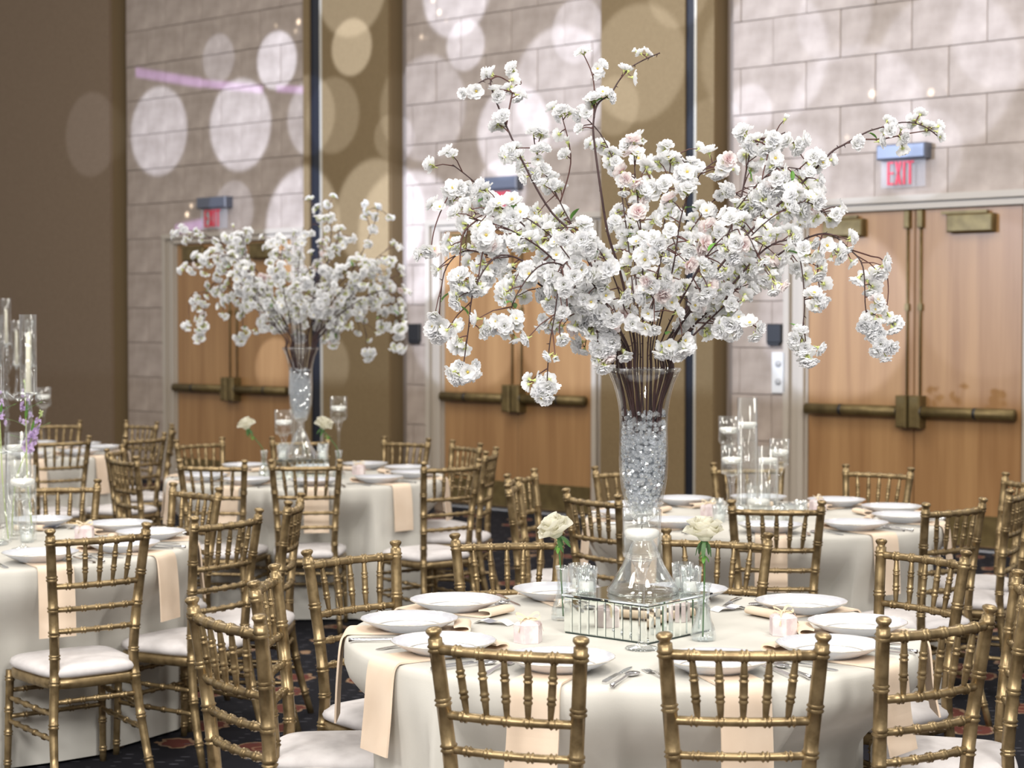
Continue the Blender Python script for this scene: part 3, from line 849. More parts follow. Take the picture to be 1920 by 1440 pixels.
for T in TB:
    c = TB[T]; nm = TNAME[T]
    for th in place_angles(T):
        th += rs.uniform(-.008, .008)
        u = Vector((math.cos(th), math.sin(th), 0)); v = Vector((-u.y, u.x, 0))     # v: to the sitter's right when facing in is -v
        pc = Vector((*c, 0)) + u * PR
        if vp_x := True:
            xpix = 960 + FPX * pc.x / pc.y
            if xpix < -330 or xpix > 2060: continue
        rr = th + rs.uniform(-.035, .035)
        n = O('napkin', rs.choice(nap_ms), None, (pc.x, pc.y, CT), rr); tag(n, 'folded peach napkin hanging over the edge of ' + nm, 'napkin', 'napkins on ' + nm)
        p = thing('dinner_plate', 'white scalloped dinner plate lying on a napkin on ' + nm, 'plate', (pc.x, pc.y, CT + .0066), rs.uniform(0, 6), 'dinner plates on ' + nm)
        O('plate_body', plate_m, p); O('rim_band', rim_m, p); O('well_band', well_m, p)
        def lay(mesh, name, lat, rad, turn, lab):
            q = Vector((*c, 0)) + u * rad + v * lat
            o = O(name, mesh, None, (q.x, q.y, CT), th + PI + turn)
            tag(o, 'silver %s beside a white plate on %s' % (lab, nm), name, '%ss on %s' % (name, nm))
        j = lambda s: rs.uniform(-s, s)
        lay(fork_m, 'fork', -.158 + j(.002), PR + .012 + j(.012), j(.03), 'fork')
        lay(knife_m, 'knife', .154 + j(.001), PR + .015 + j(.015), j(.02), 'knife')
        if T in ('T1', 'T2', 'T4'): lay(spoon_m, 'spoon', .187 + j(.001), PR + .055 + j(.006), j(.015), 'spoon')

# ================================================================== SMALL TABLE THINGS
def lathe_glass(prof_out, th=.003, seg=32, wob=None):
    """open vessel: outside profile bottom-to-top, then back down inside"""
    inn = [(max(r - th, .0005), z) for r, z in prof_out if r > th * 1.2]
    inn = [(r, z + (th if i == 0 else 0)) for i, (r, z) in enumerate(inn)]
    m = MB(); m.lathe(prof_out + inn[::-1] + [(.0003, inn[0][1])], seg, wob=wob)
    return m
goblet_cache = {}
def goblet(loc, h, bowl_h, r, label, T, fill=.45):
    """stemmed hurricane glass holding water and a floating candle"""
    key = (round(h, 3), round(bowl_h, 3), round(r, 3))
    if key not in goblet_cache:
        zb = h - bowl_h
        m = MB()
        m.lathe([(.0003, 0), (.044, 0), (.046, .003), (.042, .006), (.02, .010), (.010, .018), (.0085, .03), (.013, .04), (.0085, .052), (.0075, zb * .55), (.009, zb * .75), (.016, zb * .86), (.028, zb * .97)], 28)
        st = m.mesh('stem', 'solid_glass')
        m = MB(); m.open = True
        m.lathe([(.003, zb * .93), (.026, zb * .96), (r * .93, zb), (r, zb + .012), (r, h), (r - .003, h), (r - .003, zb + .014), (r * .9, zb + .004), (.002, zb * .97)], 36)
        bw = m.mesh('bowl', 'clear_glass')
        zl = zb + bowl_h * fill
        m = MB(); m.lathe([(.0003, zb + .006), (r * .88, zb + .008), (r - .0045, zb + .018), (r - .0045, zl), (.0003, zl)], 28)
        wa = m.mesh('water', 'water')
        goblet_cache[key] = (st, bw, wa, zl)
    st, bw, wa, zl = goblet_cache[key]
    g_ = thing('stemmed_glass', label, 'candle glass', loc)
    O('stem', st, g_); O('bowl', bw, g_); O('water', wa, g_)
    float_candle((loc[0], loc[1], loc[2] + zl), r, 'floating candle in the ' + label.replace(' in front of the riser', '').replace(' by the lavender flower', ''))
    return g_
fc_cache = {}
def float_candle(loc, r, label):
    k = round(r, 3)
    if k not in fc_cache:
        q = r - .005
        fc_cache[k] = (MB().lathe([(.0003, -.012), (q * .62, -.012), (q * .93, -.002), (q, .006), (q * .97, .013), (q * .86, .0165), (q * .4, .018), (.0003, .018)], 32).mesh('wax', 'wax'),
                       MB().tube([(0, 0, .016), (.0005, 0, .024), (.0015, 0, .028)], .0012, 6).mesh('wick', 'wick'))
    o = thing('floating_candle', label, 'candle', loc)
    O('wax', fc_cache[k][0], o); O('wick', fc_cache[k][1], o)
cyl_cache = {}
def cylinder_vase(loc, h, r, fill, label):
    k = (round(h, 3), round(r, 3))
    if k not in cyl_cache:
        m = MB(); m.open = True
        m.lathe([(.0003, 0), (r - .002, 0), (r, .003), (r, h), (r - .003, h), (r - .003, .012), (.0003, .010)], 36)
        zl = h * fill
        w = MB(); w.lathe([(.0003, .0125), (r - .0045, .014), (r - .0045, zl), (.0003, zl)], 28)
        cyl_cache[k] = (m.mesh('glass', 'clear_glass'), w.mesh('water', 'water'), zl)
    a, b, zl = cyl_cache[k]
    o = thing('cylinder_vase', label, 'candle glass', loc)
    O('glass', a, o); O('water', b, o)
    float_candle((loc[0], loc[1], loc[2] + zl), r, 'floating candle in the ' + label.replace(' in front of the riser', '').replace(' by the lavender flower', ''))
oct_w = lambda a, r: 1 + .045 * math.cos(10 * a)
votive_m = lathe_glass([(.0003, 0), (.024, 0), (.027, .004), (.028, .02), (.031, .076)], .0035, 40, oct_w).mesh('cup', 'cut_glass')
votive_w = MB().lathe([(.0003, .006), (.0205, .006), (.021, .030), (.0185, .033), (.0003, .032)], 24).mesh('wax', 'wax')
votive_k = MB().tube([(0, 0, .031), (.0005, 0, .038), (.001, 0, .041)], .001, 6).mesh('wick', 'wick')
def votive(loc, where, group):
    o = thing('votive_holder', 'small ribbed votive holder ' + where, 'votive holder', loc, random.uniform(0, 1), group)
    O('cup', votive_m, o)
    k = thing('votive_candle', 'white candle in a votive ' + where, 'candle', loc, 0, group + ' candles')
    O('wax', votive_w, k); O('wick', votive_k, k)
bud_w = lambda a, r: 1 + .05 * math.cos(9 * a)
bud_m = lathe_glass([(.0003, 0), (.030, 0), (.034, .004), (.0345, .016), (.031, .035), (.022, .060), (.0165, .085), (.0160, .115), (.0185, .145), (.0225, .160)], .0032, 45, bud_w).mesh('glass', 'cut_glass')
cylbud_m = lathe_glass([(.0003, 0), (.0215, 0), (.023, .004), (.023, .235)], .0030, 28).mesh('glass', 'clear_glass')

def petal(L, W, cup, tip, nu=4, nv=5, notch=0):
    """grid petal rising from origin along +Y in plane, cupped towards +Z"""
    vs = []; fs = []
    for i in range(nv):
        t = i / (nv - 1)
        w = W * (math.sin(PI * (t * .82 + .06)) ** .7) * .5
        for j in range(nu):
            s = -1 + 2 * j / (nu - 1)
            y = L * t - (notch * (1 - abs(s)) * t ** 3 * L) - .10 * L * s * s * t
            vs.append((s * w, y, cup * (s * s) * W * .4 + tip * t * t * L + .0))
    for i in range(nv - 1):
        for j in range(nu - 1): fs.append((i * nu + j, i * nu + j + 1, (i + 1) * nu + j + 1, (i + 1) * nu + j))
    return vs, fs
def ring_petals(mb, n, L, W, elev, cup, tip, z=0, ph=0, rnd=None, mi=0, r0=.002, notch=0, nu=4, nv=4):
    for k in range(n):
        a = ph + 2 * PI * k / n + (rnd.uniform(-.12, .12) if rnd else 0)
        e = elev + (rnd.uniform(-.15, .15) if rnd else 0)
        sc_ = 1 + (rnd.uniform(-.12, .12) if rnd else 0)
        vs, fs = petal(L * sc_, W * sc_, cup, tip, nu, nv, notch)
        m = Matrix.Translation((0, 0, z)) @ Matrix.Rotation(a, 4, 'Z') @ Matrix.Translation((0, r0, 0)) @ Matrix.Rotation(e, 4, 'X')
        mb.add([m @ Vector(p) for p in vs], fs, mi)
def blossom_mesh(kind, seed, mat):
    rnd = random.Random(seed); m = MB()
    if kind == 'full':
        ring_petals(m, 6, .024, .021, .15, .5, .10, 0, 0, rnd, 0, notch=.12)
        ring_petals(m, 6, .022, .019, .55, .6, .05, .001, .5, rnd, 0, notch=.10)
        ring_petals(m, 5, .018, .016, .95, .7, -.05, .002, .2, rnd, 0)
        ring_petals(m, 4, .013, .012, 1.3, .8, -.1, .003, .9, rnd, 0)
    elif kind == 'open':
        ring_petals(m, 5, .024, .023, .22, .4, .12, 0, 0, rnd, 0, notch=.14)
        ring_petals(m, 5, .019, .018, .55, .5, .05, .001, .6, rnd, 0, notch=.1)
        m.lathe([(.004, .001), (.0035, .005), (.0002, .0065)], 8, mi=2)
    else:   # bud
        ring_petals(m, 4, .017, .014, 1.15, .9, -.15, 0, 0, rnd, 0)
        ring_petals(m, 3, .014, .013, 1.35, .9, -.2, 0, .5, rnd, 0)
    # calyx and short stalk
    m.lathe([(.0012, -.014), (.0016, -.006), (.0045, -.001), (.0055, .002), (.003, .003)], 6, mi=1)
    for k in range(5):
        a = k * 2 * PI / 5 + .3
        m.add([(0.003 * math.cos(a - .5), .003 * math.sin(a - .5), -.001), (0.003 * math.cos(a + .5), .003 * math.sin(a + .5), -.001), (.011 * math.cos(a), .011 * math.sin(a), -.003)], [(0, 1, 2)], 1)
    return m.mesh('blossom', [mat, 'pale_calyx', 'stamen'])
BL = {'full': [blossom_mesh('full', s, 'petal_white') for s in (1, 2, 3)], 'open': [blossom_mesh('open', s, 'petal_white') for s in (4, 5)],
      'bud': [blossom_mesh('bud', s, 'petal_white') for s in (6, 7)], 'pink': [blossom_mesh('full', s, 'petal_pink') for s in (8, 9)]}
def leaf_mesh():
    m = MB(); vs, fs = petal(.034, .017, .5, -.25, 5, 6); m.add(vs, fs); m.tube([(0, -.006, 0), (0, .004, 0)], .0008, 5); return m.mesh('leaf', 'green_leaf')
leaf_m = leaf_mesh()

# ------------------------------------------------------------------ the blossom vase on its mirrored riser
V_PROF = [(.0003, 0), (.100, 0), (.1035, .004), (.1030, .012), (.090, .030), (.074, .055), (.058, .085), (.047, .110), (.036, .138), (.024, .158), (.018, .168),
          (.0165, .176), (.024, .186), (.0175, .197), (.019, .205)]
BOWL = [(.003, .205), (.022, .207), (.034, .216), (.044, .232), (.053, .255), (.062, .290), (.0685, .335), (.0705, .380), (.0700, .430), (.0690, .475), (.0700, .510),
        (.0735, .540), (.080, .570), (.0885, .598), (.098, .620), (.108, .636)]
def bowl_r(z):
    for (a, b) in zip(BOWL, BOWL[1:]):
        if a[1] <= z <= b[1]: return a[0] + (b[0] - a[0]) * (z - a[1]) / (b[1] - a[1])
    return BOWL[-1][0]
foot_m = lathe_glass([p for p in V_PROF], .004, 40)
foot_mesh_ = foot_m.mesh('foot', 'solid_glass')
bm_ = MB(); bm_.open = True
inn = [(r - .0035, z + .004) for r, z in BOWL if r > .006]
bm_.lathe(BOWL + [(BOWL[-1][0] - .002, .6375)] + inn[::-1] + [(.0003, .212)], 48)
bowl_mesh_ = bm_.mesh('bowl', 'clear_glass')
def crystals():
    rnd = random.Random(3); m = MB()
    ico = [(0, 0, 1), (.894, 0, .447), (.276, .851, .447), (-.724, .526, .447), (-.724, -.526, .447), (.276, -.851, .447), (.724, .526, -.447), (-.276, .851, -.447), (-.894, 0, -.447), (-.276, -.851, -.447), (.724, -.526, -.447), (0, 0, -1)]
    fc = [(0, 1, 2), (0, 2, 3), (0, 3, 4), (0, 4, 5), (0, 5, 1), (1, 6, 2), (2, 7, 3), (3, 8, 4), (4, 9, 5), (5, 10, 1), (2, 6, 7), (3, 7, 8), (4, 8, 9), (5, 9, 10), (1, 10, 6), (6, 11, 7), (7, 11, 8), (8, 11, 9), (9, 11, 10), (10, 11, 6)]
    z = .236
    while z < .505:
        rr = min(bowl_r(max(z - .012, .206)), bowl_r(z), bowl_r(z + .012)) - .0045
        for ring in (1.0, .62):
            q = rr * ring
            if q < .016: continue
            n = max(3, int(2 * PI * q / .0145))
            for k in range(n):
                a = 2 * PI * (k + rnd.random() * .6) / n
                s = rnd.uniform(.0065, .0110)
                q = (rr - s) * ring if ring == 1 else (rr - .012) * ring
                zz = z + rnd.uniform(-.004, .004) + (rnd.uniform(0, .02) if z > .49 else 0)
                M_ = Matrix.Translation((q * math.cos(a), q * math.sin(a), zz)) @ Euler((rnd.uniform(0, 6), rnd.uniform(0, 6), 0)).to_matrix().to_4x4()
                m.add([M_ @ (Vector(p) * s * Vector((1, 1, 1)).x) for p in ico], fc, 0, False)
        z += .0130
    return m.mesh('crystal_gems', 'crystal')
cry_m = crystals()
BOXS, BOXH = .300, .112
strip_m = MB().bevel_box(-.0142, .0142, 0, .004, .004, BOXH - .010, .0035).mesh('mirror_strip', 'mirror')
core_m = MB().box(-BOXS / 2 + .004, BOXS / 2 - .004, -BOXS / 2 + .004, BOXS / 2 - .004, 0, BOXH - .006).mesh('core', 'dark_backing')
top_m = MB().bevel_box(-BOXS / 2 - .003, BOXS / 2 + .003, 0, .006, -BOXS / 2 - .003, BOXS / 2 + .003, .0015)
top_m.xf(Matrix.Translation((0, 0, BOXH)) @ Matrix.Rotation(-PI / 2, 4, 'X'))
top_m = top_m.mesh('top_plate', 'mirror')
def riser(loc, ang, where):
    r = thing('mirrored_riser', 'square mirrored riser under the blossom vase ' + where, 'riser', loc, ang)
    O('core', core_m, r); O('top_plate', top_m, r)
    for k in range(4):
        q = k * PI / 2
        for i in range(10):
            x = -BOXS / 2 + .015 + .030 * i
            p = Matrix.Rotation(q, 4, 'Z') @ Vector((x, -BOXS / 2, 0))
            O('mirror_strip', strip_m, r, p, q)
    return r
def blossom_vase(loc, where):
    v = thing('trumpet_vase', 'tall clear trumpet vase full of crystals ' + where, 'vase', loc)
    O('foot', foot_mesh_, v); O('bowl', bowl_mesh_, v)
    c = O('crystal_gems', cry_m, None, loc); c['kind'] = 'stuff'
    tag(c, 'clear crystal gems filling the trumpet vase ' + where, 'crystals')
T1C, T3C = Vector((*TB['T1'], 0)), Vector((*TB['T3'], 0))
rz1 = R_(-41)
W1 = 'on ' + TNAME['T1']; W3 = 'on ' + TNAME['T3']
box1 = Vector((.357, 5.14, CT)); box3 = Vector((T3C.x - .02, T3C.y, CT))
riser(box1, rz1, W1); riser(box3, R_(5), W3)
vase1 = Vector((.374, 5.15, CT + BOXH)); vase3 = Vector((T3C.x - .035, T3C.y, CT + BOXH))
blossom_vase(vase1, W1); blossom_vase(vase3, W3)

# ------------------------------------------------------------------ blossom branches
VD = vase1.y
def bp(x, y, dep): return vp(x, y, VD + dep) - vase1          # point relative to the vase base
# traced stems: list of (x px, y px, depth offset m) beyond the rim; optional side twigs
STEMS = [
 # tall left pair and its fork
 dict(p=[(1150,640,-.05),(1095,470,-.10),(1032,396,-.12),(990,324,-.13),(949,237,-.13),(922,169,-.13),(919,150,-.13),(895,160,-.14),(869,184,-.15)], thin=.65, bare=.52, side=[[(949,237,-.13),(963,169,-.10),(977,158,-.09),(963,134,-.08)],[(919,152,-.13),(935,146,-.12),(958,158,-.10)],[(922,169,-.13),(950,172,-.12),(968,180,-.10)]]),
 dict(p=[(1190,640,-.05),(1165,520,-.08),(1140,440,-.10),(1125,351,-.11),(1114,270,-.11),(1112,232,-.11),(1120,197,-.11),(1144,178,-.12),(1160,153,-.12),(1179,131,-.12),(1206,115,-.12),(1236,102,-.12)], thin=.5, bare=.5, side=[[(1112,232,-.11),(1114,180,-.09),(1109,140,-.08),(1093,104,-.08)]]),
 dict(p=[(1255,650,-.03),(1320,540,-.05),(1400,440,-.06),(1500,346,-.06),(1554,289,-.05),(1581,272,-.05),(1619,251,-.05),(1641,243,-.05),(1690,231,-.04),(1728,238,-.04),(1757,258,-.03)], thin=.6, bare=.40, side=[[(1600,262,-.05),(1650,262,-.03),(1700,252,-.02),(1740,246,-.02)]]),
 dict(p=[(1245,650,.05),(1320,530,.08),(1380,400,.10),(1400,310,.10),(1412,265,.10),(1438,262,.08),(1470,250,.06)], side=[[(1412,265,.1),(1438,280,.02),(1428,335,0),(1430,375,-.01)],[(1436,264,.08),(1452,316,.0),(1462,360,0),(1468,392,-.01)],[(1470,251,.06),(1484,268,.06),(1511,308,.06)]]),
 dict(p=[(1140,640,.03),(1080,540,.04),(990,430,.02),(916,373,0),(887,340,-.02),(849,310,-.04)], side=[[(887,340,-.02),(858,346,-.05),(832,386,-.08),(815,430,-.1),(808,470,-.1)]]),
 dict(p=[(1150,650,-.08),(1090,545,-.12),(1022,473,-.16),(963,435,-.20),(927,421,-.22),(879,409,-.24)], side=[[(895,413,-.23),(868,440,-.24),(862,500,-.25),(860,540,-.25)],[(930,421,-.22),(906,470,-.25),(895,540,-.26)]]),
 dict(p=[(1145,650,.0),(1060,570,-.02),(960,500,-.05),(880,470,-.08),(838,500,-.10),(826,560,-.10),(824,620,-.10)], cl=[(826,622,-.1)]),
 dict(p=[(1155,650,-.10),(1080,560,-.16),(1000,500,-.22),(935,480,-.26),(890,540,-.28),(878,620,-.28),(868,692,-.28)], cl=[(866,700,-.28),(880,690,-.26)]),
 dict(p=[(1170,650,-.10),(1120,560,-.18),(1060,500,-.25),(1010,500,-.30),(965,560,-.32),(955,612,-.32)], cl=[(957,618,-.32)]),
 dict(p=[(1175,650,-.10),(1130,560,-.20),(1085,500,-.28),(1055,500,-.32),(1040,590,-.33),(1030,650,-.34),(1026,710,-.34)], cl=[(1030,722,-.34),(1022,742,-.34)], side=[[(1052,500,-.3),(1063,573,-.3),(1049,610,-.3),(1052,636,-.3)]]),
 dict(p=[(1265,650,-.06),(1350,560,-.10),(1430,470,-.12),(1484,452,-.13),(1500,490,-.14),(1508,566,-.14),(1503,632,-.14)], cl=[(1500,640,-.14),(1515,655,-.13)]),
 dict(p=[(1262,655,.02),(1360,560,.03),(1470,470,.03),(1546,438,.02),(1592,468,.0),(1617,501,-.01),(1622,574,-.02),(1630,620,-.02)], cl=[(1625,610,-.02),(1650,620,-.02),(1655,650,-.03),(1640,590,-.02)], side=[[(1592,468,0),(1630,480,.02),(1655,490,.03),(1665,540,.03),(1660,590,.03)],[(1540,440,.02),(1532,500,0),(1538,555,-.01)]]),
 dict(p=[(1270,660,-.08),(1330,600,-.14),(1375,560,-.18),(1380,580,-.19),(1368,615,-.2)], cl=[(1362,618,-.2),(1375,604,-.2)]),
 dict(p=[(1220,640,.06),(1235,500,.10),(1250,380,.12),(1262,290,.12),(1300,330,.10)], side=[[(1250,380,.12),(1210,320,.1),(1200,260,.1)]]),
 dict(p=[(1250,648,-.04),(1330,540,-.08),(1420,430,-.12),(1500,380,-.14),(1545,400,-.15)]),
 dict(p=[(1240,640,.02),(1310,500,.04),(1390,380,.02),(1450,320,.0),(1500,318,-.02)], pink=.1),
 dict(p=[(1165,645,-.06),(1110,550,-.12),(1040,450,-.14),(960,395,-.14),(915,395,-.15)]),
 dict(p=[(1205,640,-.08),(1205,520,-.14),(1200,420,-.18),(1190,330,-.18),(1188,268,-.18)], pink=.22),
 dict(p=[(1230,640,-.08),(1262,500,-.15),(1278,400,-.18),(1310,330,-.18),(1345,300,-.17)], pink=.15),
 dict(p=[(1160,640,.08),(1110,500,.14),(1050,380,.16),(1010,300,.16),(1000,255,.15)], side=[[(1050,380,.16),(1070,300,.15),(1052,215,.13)]]),
 dict(p=[(1195,640,.08),(1180,480,.12),(1160,340,.14),(1130,260,.14),(1090,215,.13)], thin=.8),
 dict(p=[(1240,640,-.10),(1290,540,-.2),(1340,460,-.26),(1390,430,-.28),(1420,480,-.30)], pink=.12),
 dict(p=[(1185,645,-.10),(1165,560,-.22),(1130,480,-.30),(1080,430,-.34),(1040,430,-.36)]),
 dict(p=[(1215,645,-.10),(1225,560,-.24),(1240,480,-.32),(1250,430,-.36),(1270,470,-.40)], pink=.15),
 dict(p=[(1250,645,.08),(1320,520,.18),(1410,410,.24),(1500,360,.26),(1540,400,.28)]),
 dict(p=[(1150,645,.08),(1070,530,.20),(980,440,.26),(900,400,.28),(870,440,.30)]),
 dict(p=[(1200,640,.10),(1190,500,.24),(1180,400,.32),(1160,340,.36)]),
 dict(p=[(1225,640,.10),(1260,500,.24),(1310,410,.32),(1360,360,.36),(1400,380,.38)]),
 dict(p=[(1170,640,.10),(1130,520,.26),(1080,430,.34),(1030,400,.38)]),
 dict(p=[(1180,655,-.09),(1150,600,-.14),(1125,600,-.18),(1120,640,-.19)], cl=[(1125,655,-.19),(1145,640,-.18),(1130,680,-.19)], short=1),
 dict(p=[(1245,660,-.08),(1262,620,-.12),(1262,640,-.14)], cl=[(1250,668,-.14),(1268,660,-.14)], short=1),
]
rb = random.Random(21)
def rvec(r): 
    while True:
        v = Vector((r.uniform(-1, 1), r.uniform(-1, 1), r.uniform(-1, 1)))
        if .05 < v.length < 1: return v.normalized()
def quat_z(d, spin): return d.to_track_quat('Z', 'Y') @ Euler((0, 0, spin)).to_quaternion()
BRANCHES = []; KINDS = []
BG1 = 'blossom branches ' + W1; BG3 = 'blossom branches ' + W3
CENTER = Vector((0, 0, .95))
def make_branch(S, idx):
    lo_ = S['p'][-1][1] > 545
    kind = {0: 'tall forked cherry branch with hooked tip', 1: 'tallest cherry branch, bent near its tip', 2: 'longest arching cherry branch with sparse tip'}.get(idx)
    kind = kind or ('short white cherry sprig at the vase rim' if S.get('short') else ('drooping white cherry branch' if lo_ else ('cherry branch with some pink blossoms' if S.get('pink') else 'upright white cherry branch')))
    KINDS.append(kind)
    root = thing('blossom_branch', kind + ' ' + W1, 'branch', vase1, 0, kind + ', ' + BG1)
    stem = MB()
    pts = [bp(*q) for q in S['p']]
    # inside the vase: from the gems up through the rim
    d = Vector((pts[0].x, pts[0].y, 0))
    if d.length > .088: d = d.normalized() * .088
    rim = Vector((d.x, d.y, .632)) * 1.0
    mid = Vector((d.x * .62 + rb.uniform(-.010, .010), d.y * .62 + rb.uniform(-.010, .010), .515))
    low = Vector((mid.x * .93, mid.y * .93, .455))
    full = [low, mid, rim] + pts
    n = 14 + 4 * len(pts)
    path = lerp_path(full, n)
    for i_, v_ in enumerate(path):
        if v_.z < .645 and i_ <= n * 2.6 / (len(full) - 1):          # only the part that stands in the vase
            mx = bowl_r(min(v_.z, .636)) - .0128; rr_ = math.hypot(v_.x, v_.y)
            if rr_ > mx: path[i_] = Vector((v_.x * mx / rr_, v_.y * mx / rr_, v_.z))
    sr = .0046 if idx < 13 else .0027
    rad = [sr - (sr - .0017) * min(1, i / (n - 1) * 1.15) for i in range(n)]
    stem.tube(path, rad, 6)
    def keep_off(p):
        """a twig end that would sit in the glass rises above the rim instead"""
        return Vector((p.x, p.y, .682 + .02 * rb.random())) if p.z < .682 and math.hypot(p.x, p.y) < .150 else p
    blossoms = []       # (pos, dir, kind, scale)
    def add_bl(pos, dr, kind=None, sc_=None):
        k = kind or ('pink' if rb.random() < S.get('pink', .012) else ('full' if rb.random() < .58 else ('open' if rb.random() < .75 else 'bud')))
        blossoms.append((pos, dr, k, sc_ or rb.uniform(.86, 1.18) * (.85 if S.get('thin', 1) < 1 else 1)))
    def cluster(pos, n_, spread, dr):
        for _ in range(n_):
            o = rvec(rb) * spread * rb.uniform(.4, 1)
            o = keep_off(pos + o) - pos
            add_bl(pos + o, (o.normalized() + dr * .8 + Vector((0, 0, -.15))).normalized())
            stem.tube([pos, pos + o * .9], .0008, 4, mi=1, caps=False)
    def along(P, start, dens, scale=1):
        for i in range(len(P) - 1):
            if i < start: continue
            seg = (P[i + 1] - P[i]); L = seg.length
            k = L * dens * (.5 if seg.z < 0 and S.get('cl') else 1)
            c = int(k) + (1 if rb.random() < k - int(k) else 0)
            for _ in range(c):
                a = P[i].lerp(P[i + 1], rb.random())
                out = (a - CENTER); out = out.normalized() if out.length > .01 else Vector((0, 0, 1))
                dr = (rvec(rb) + out * .7 + seg.normalized() * .3).normalized()
                ln = rb.uniform(.020, .095) * scale
                e = keep_off(a + dr * ln + Vector((0, 0, -ln * .25)))
                stem.tube([a, a.lerp(e, .55) + Vector((0, 0, ln * .08)), e], [.0020, .0016, .0012], 5, mi=1, caps=False)
                q = rb.random()
                add_bl(e, (dr + Vector((0, 0, .1))).normalized())
                if q < .8 * thin: cluster(e - dr * .006, rb.choice((1, 2, 2, 3)), .026, dr)
    thin = S.get('thin', 1.0)
    if not S.get('short'):
        along(path, int(n * max(S.get('bare', .36), 3.5 / (len(full) - 1))), 40 * thin, 1.0 if thin == 1 else .55)
    for tw in S.get('side', []):
        q = lerp_path([bp(*t) for t in tw], 4 * len(tw))
        stem.tube(q, [.0026 - .0012 * i / len(q) for i in range(len(q))], 5, mi=1)
        along(q, 1, 22 * (.7 if thin < 1 else 1), .45)
        tip = q[-1]; cluster(tip, 2, .014, (q[-1] - q[-2]).normalized())
    for cpos in S.get('cl', []):
        p_ = keep_off(bp(*cpos)); near = min(path, key=lambda v: (v - p_).length)
        stem.tube([near, p_], .0011, 4, mi=1, caps=False)
        cluster(p_, 6, .030, Vector((0, -.2, -.5)))
    # knots and bud points on the stem
    for i in range(int(n * .3), n - 1, 2):
        a = path[i]; dr = rvec(rb)
        if a.z < .66: continue
        stem.tube([a, a + dr * .010], [.0016, .0006], 4, mi=0, caps=False)
    O('stem', stem.mesh('stem', ['bark', 'twig']), root)
    for (p, dr, k, s_) in blossoms:
        o = O('blossom', rb.choice(BL[k]), root, p, None, s_)
        o.rotation_mode = 'QUATERNION'; o.rotation_quaternion = quat_z(dr, rb.uniform(0, 6))
    for _ in range(rb.choice((0, 1, 1, 2))):
        a = path[rb.randrange(int(n * .5), n)]; dr = (rvec(rb) + Vector((0, 0, .4))).normalized()
        o = O('leaf', leaf_m, root, a + dr * .01, None, rb.uniform(.8, 1.2)); o.rotation_mode = 'QUATERNION'; o.rotation_quaternion = dr.to_track_quat('Y', 'Z')
    BRANCHES.append(root)
    return len(blossoms)
NB = sum(make_branch(S, i) for i, S in enumerate(STEMS))
print('blossoms', NB)
kids = {}
for o in list(col.objects):
    if o.parent in BRANCHES: kids.setdefault(o.parent, []).append(o)
for b, kind in zip(BRANCHES, KINDS):
    c = b.copy(); col.objects.link(c); c.location = vase3; c.rotation_euler = (0, 0, R_(163))
    c['label'] = kind + ' ' + W3; c['group'] = kind + ', ' + BG3
    for k in kids[b]:
        q = k.copy(); col.objects.link(q); q.parent = c

# ------------------------------------------------------------------ roses
def rose_bloom():
    rnd = random.Random(4); m = MB()
    for (n, L, W, e, z, ph) in ((3, .030, .028, 1.45, .012, 0), (4, .034, .034, 1.30, .008, .5), (5, .038, .042, 1.10, .004, .2), (5, .041, .046, .88, .001, .8), (6, .043, .050, .62, -.002, .1)):
        ring_petals(m, n, L, W, e, .75, -.18, z, ph, rnd, 0, r0=.003, nu=6, nv=6)
    m.lathe([(.0003, -.004), (.010, -.002), (.016, .006), (.012, .012)], 12)
    return m.mesh('bloom', 'rose_petal')
rose_bl = rose_bloom()
def sepal_mesh():
    m = MB(); m.lathe([(.002, -.018), (.005, -.012), (.007, -.004), (.004, .002)], 8)
    ring_petals(m, 5, .030, .009, -.9, .3, -.3, -.003, 0, None, 0, r0=.004)
    return m.mesh('sepals', 'dark_stem')
sep_m = sepal_mesh()
def rose(base, head, tilt, label, stalks=1):
    r = thing('rose', label, 'rose', base)
    b, h_ = Vector((0, 0, 0)), Vector(head) - Vector(base)
    dr = Vector(tilt).normalized()
    o_ = Vector((h_.x, h_.y, 0)); o_ = o_.normalized() * min(o_.length, .007) if o_.length > 1e-6 else o_
    path = lerp_path([b + Vector((0, 0, .004)) - o_ * .3, o_ * .3 + Vector((0, 0, .085)), o_ + Vector((0, 0, .160)), (o_ + Vector((0, 0, .160))).lerp(h_, .5), h_ - dr * .012], 26)
    O('stem', MB().tube(path, .0026, 7).mesh('stem', 'dark_stem'), r)
    q = dr.to_track_quat('Z', 'Y')
    for nm, me in (('bloom', rose_bl), ('sepals', sep_m)):
        o = O(nm, me, r, h_, None, 1.5); o.rotation_mode = 'QUATERNION'; o.rotation_quaternion = q
    for t, a in ((.80, .5), (.86, 2.6), (.83, 4.4)):
        p = path[int(t * 25)]; d = Vector((math.cos(a), math.sin(a), -.8)).normalized()
        o = O('leaf', leaf_m, r, p, None, .7); o.rotation_mode = 'QUATERNION'; o.rotation_quaternion = d.to_track_quat('Y', 'Z')
def bud_vase(loc, label, mesh=None):
    v = thing('bud_vase', label, 'bud vase', loc); O('glass', mesh or bud_m, v); return v
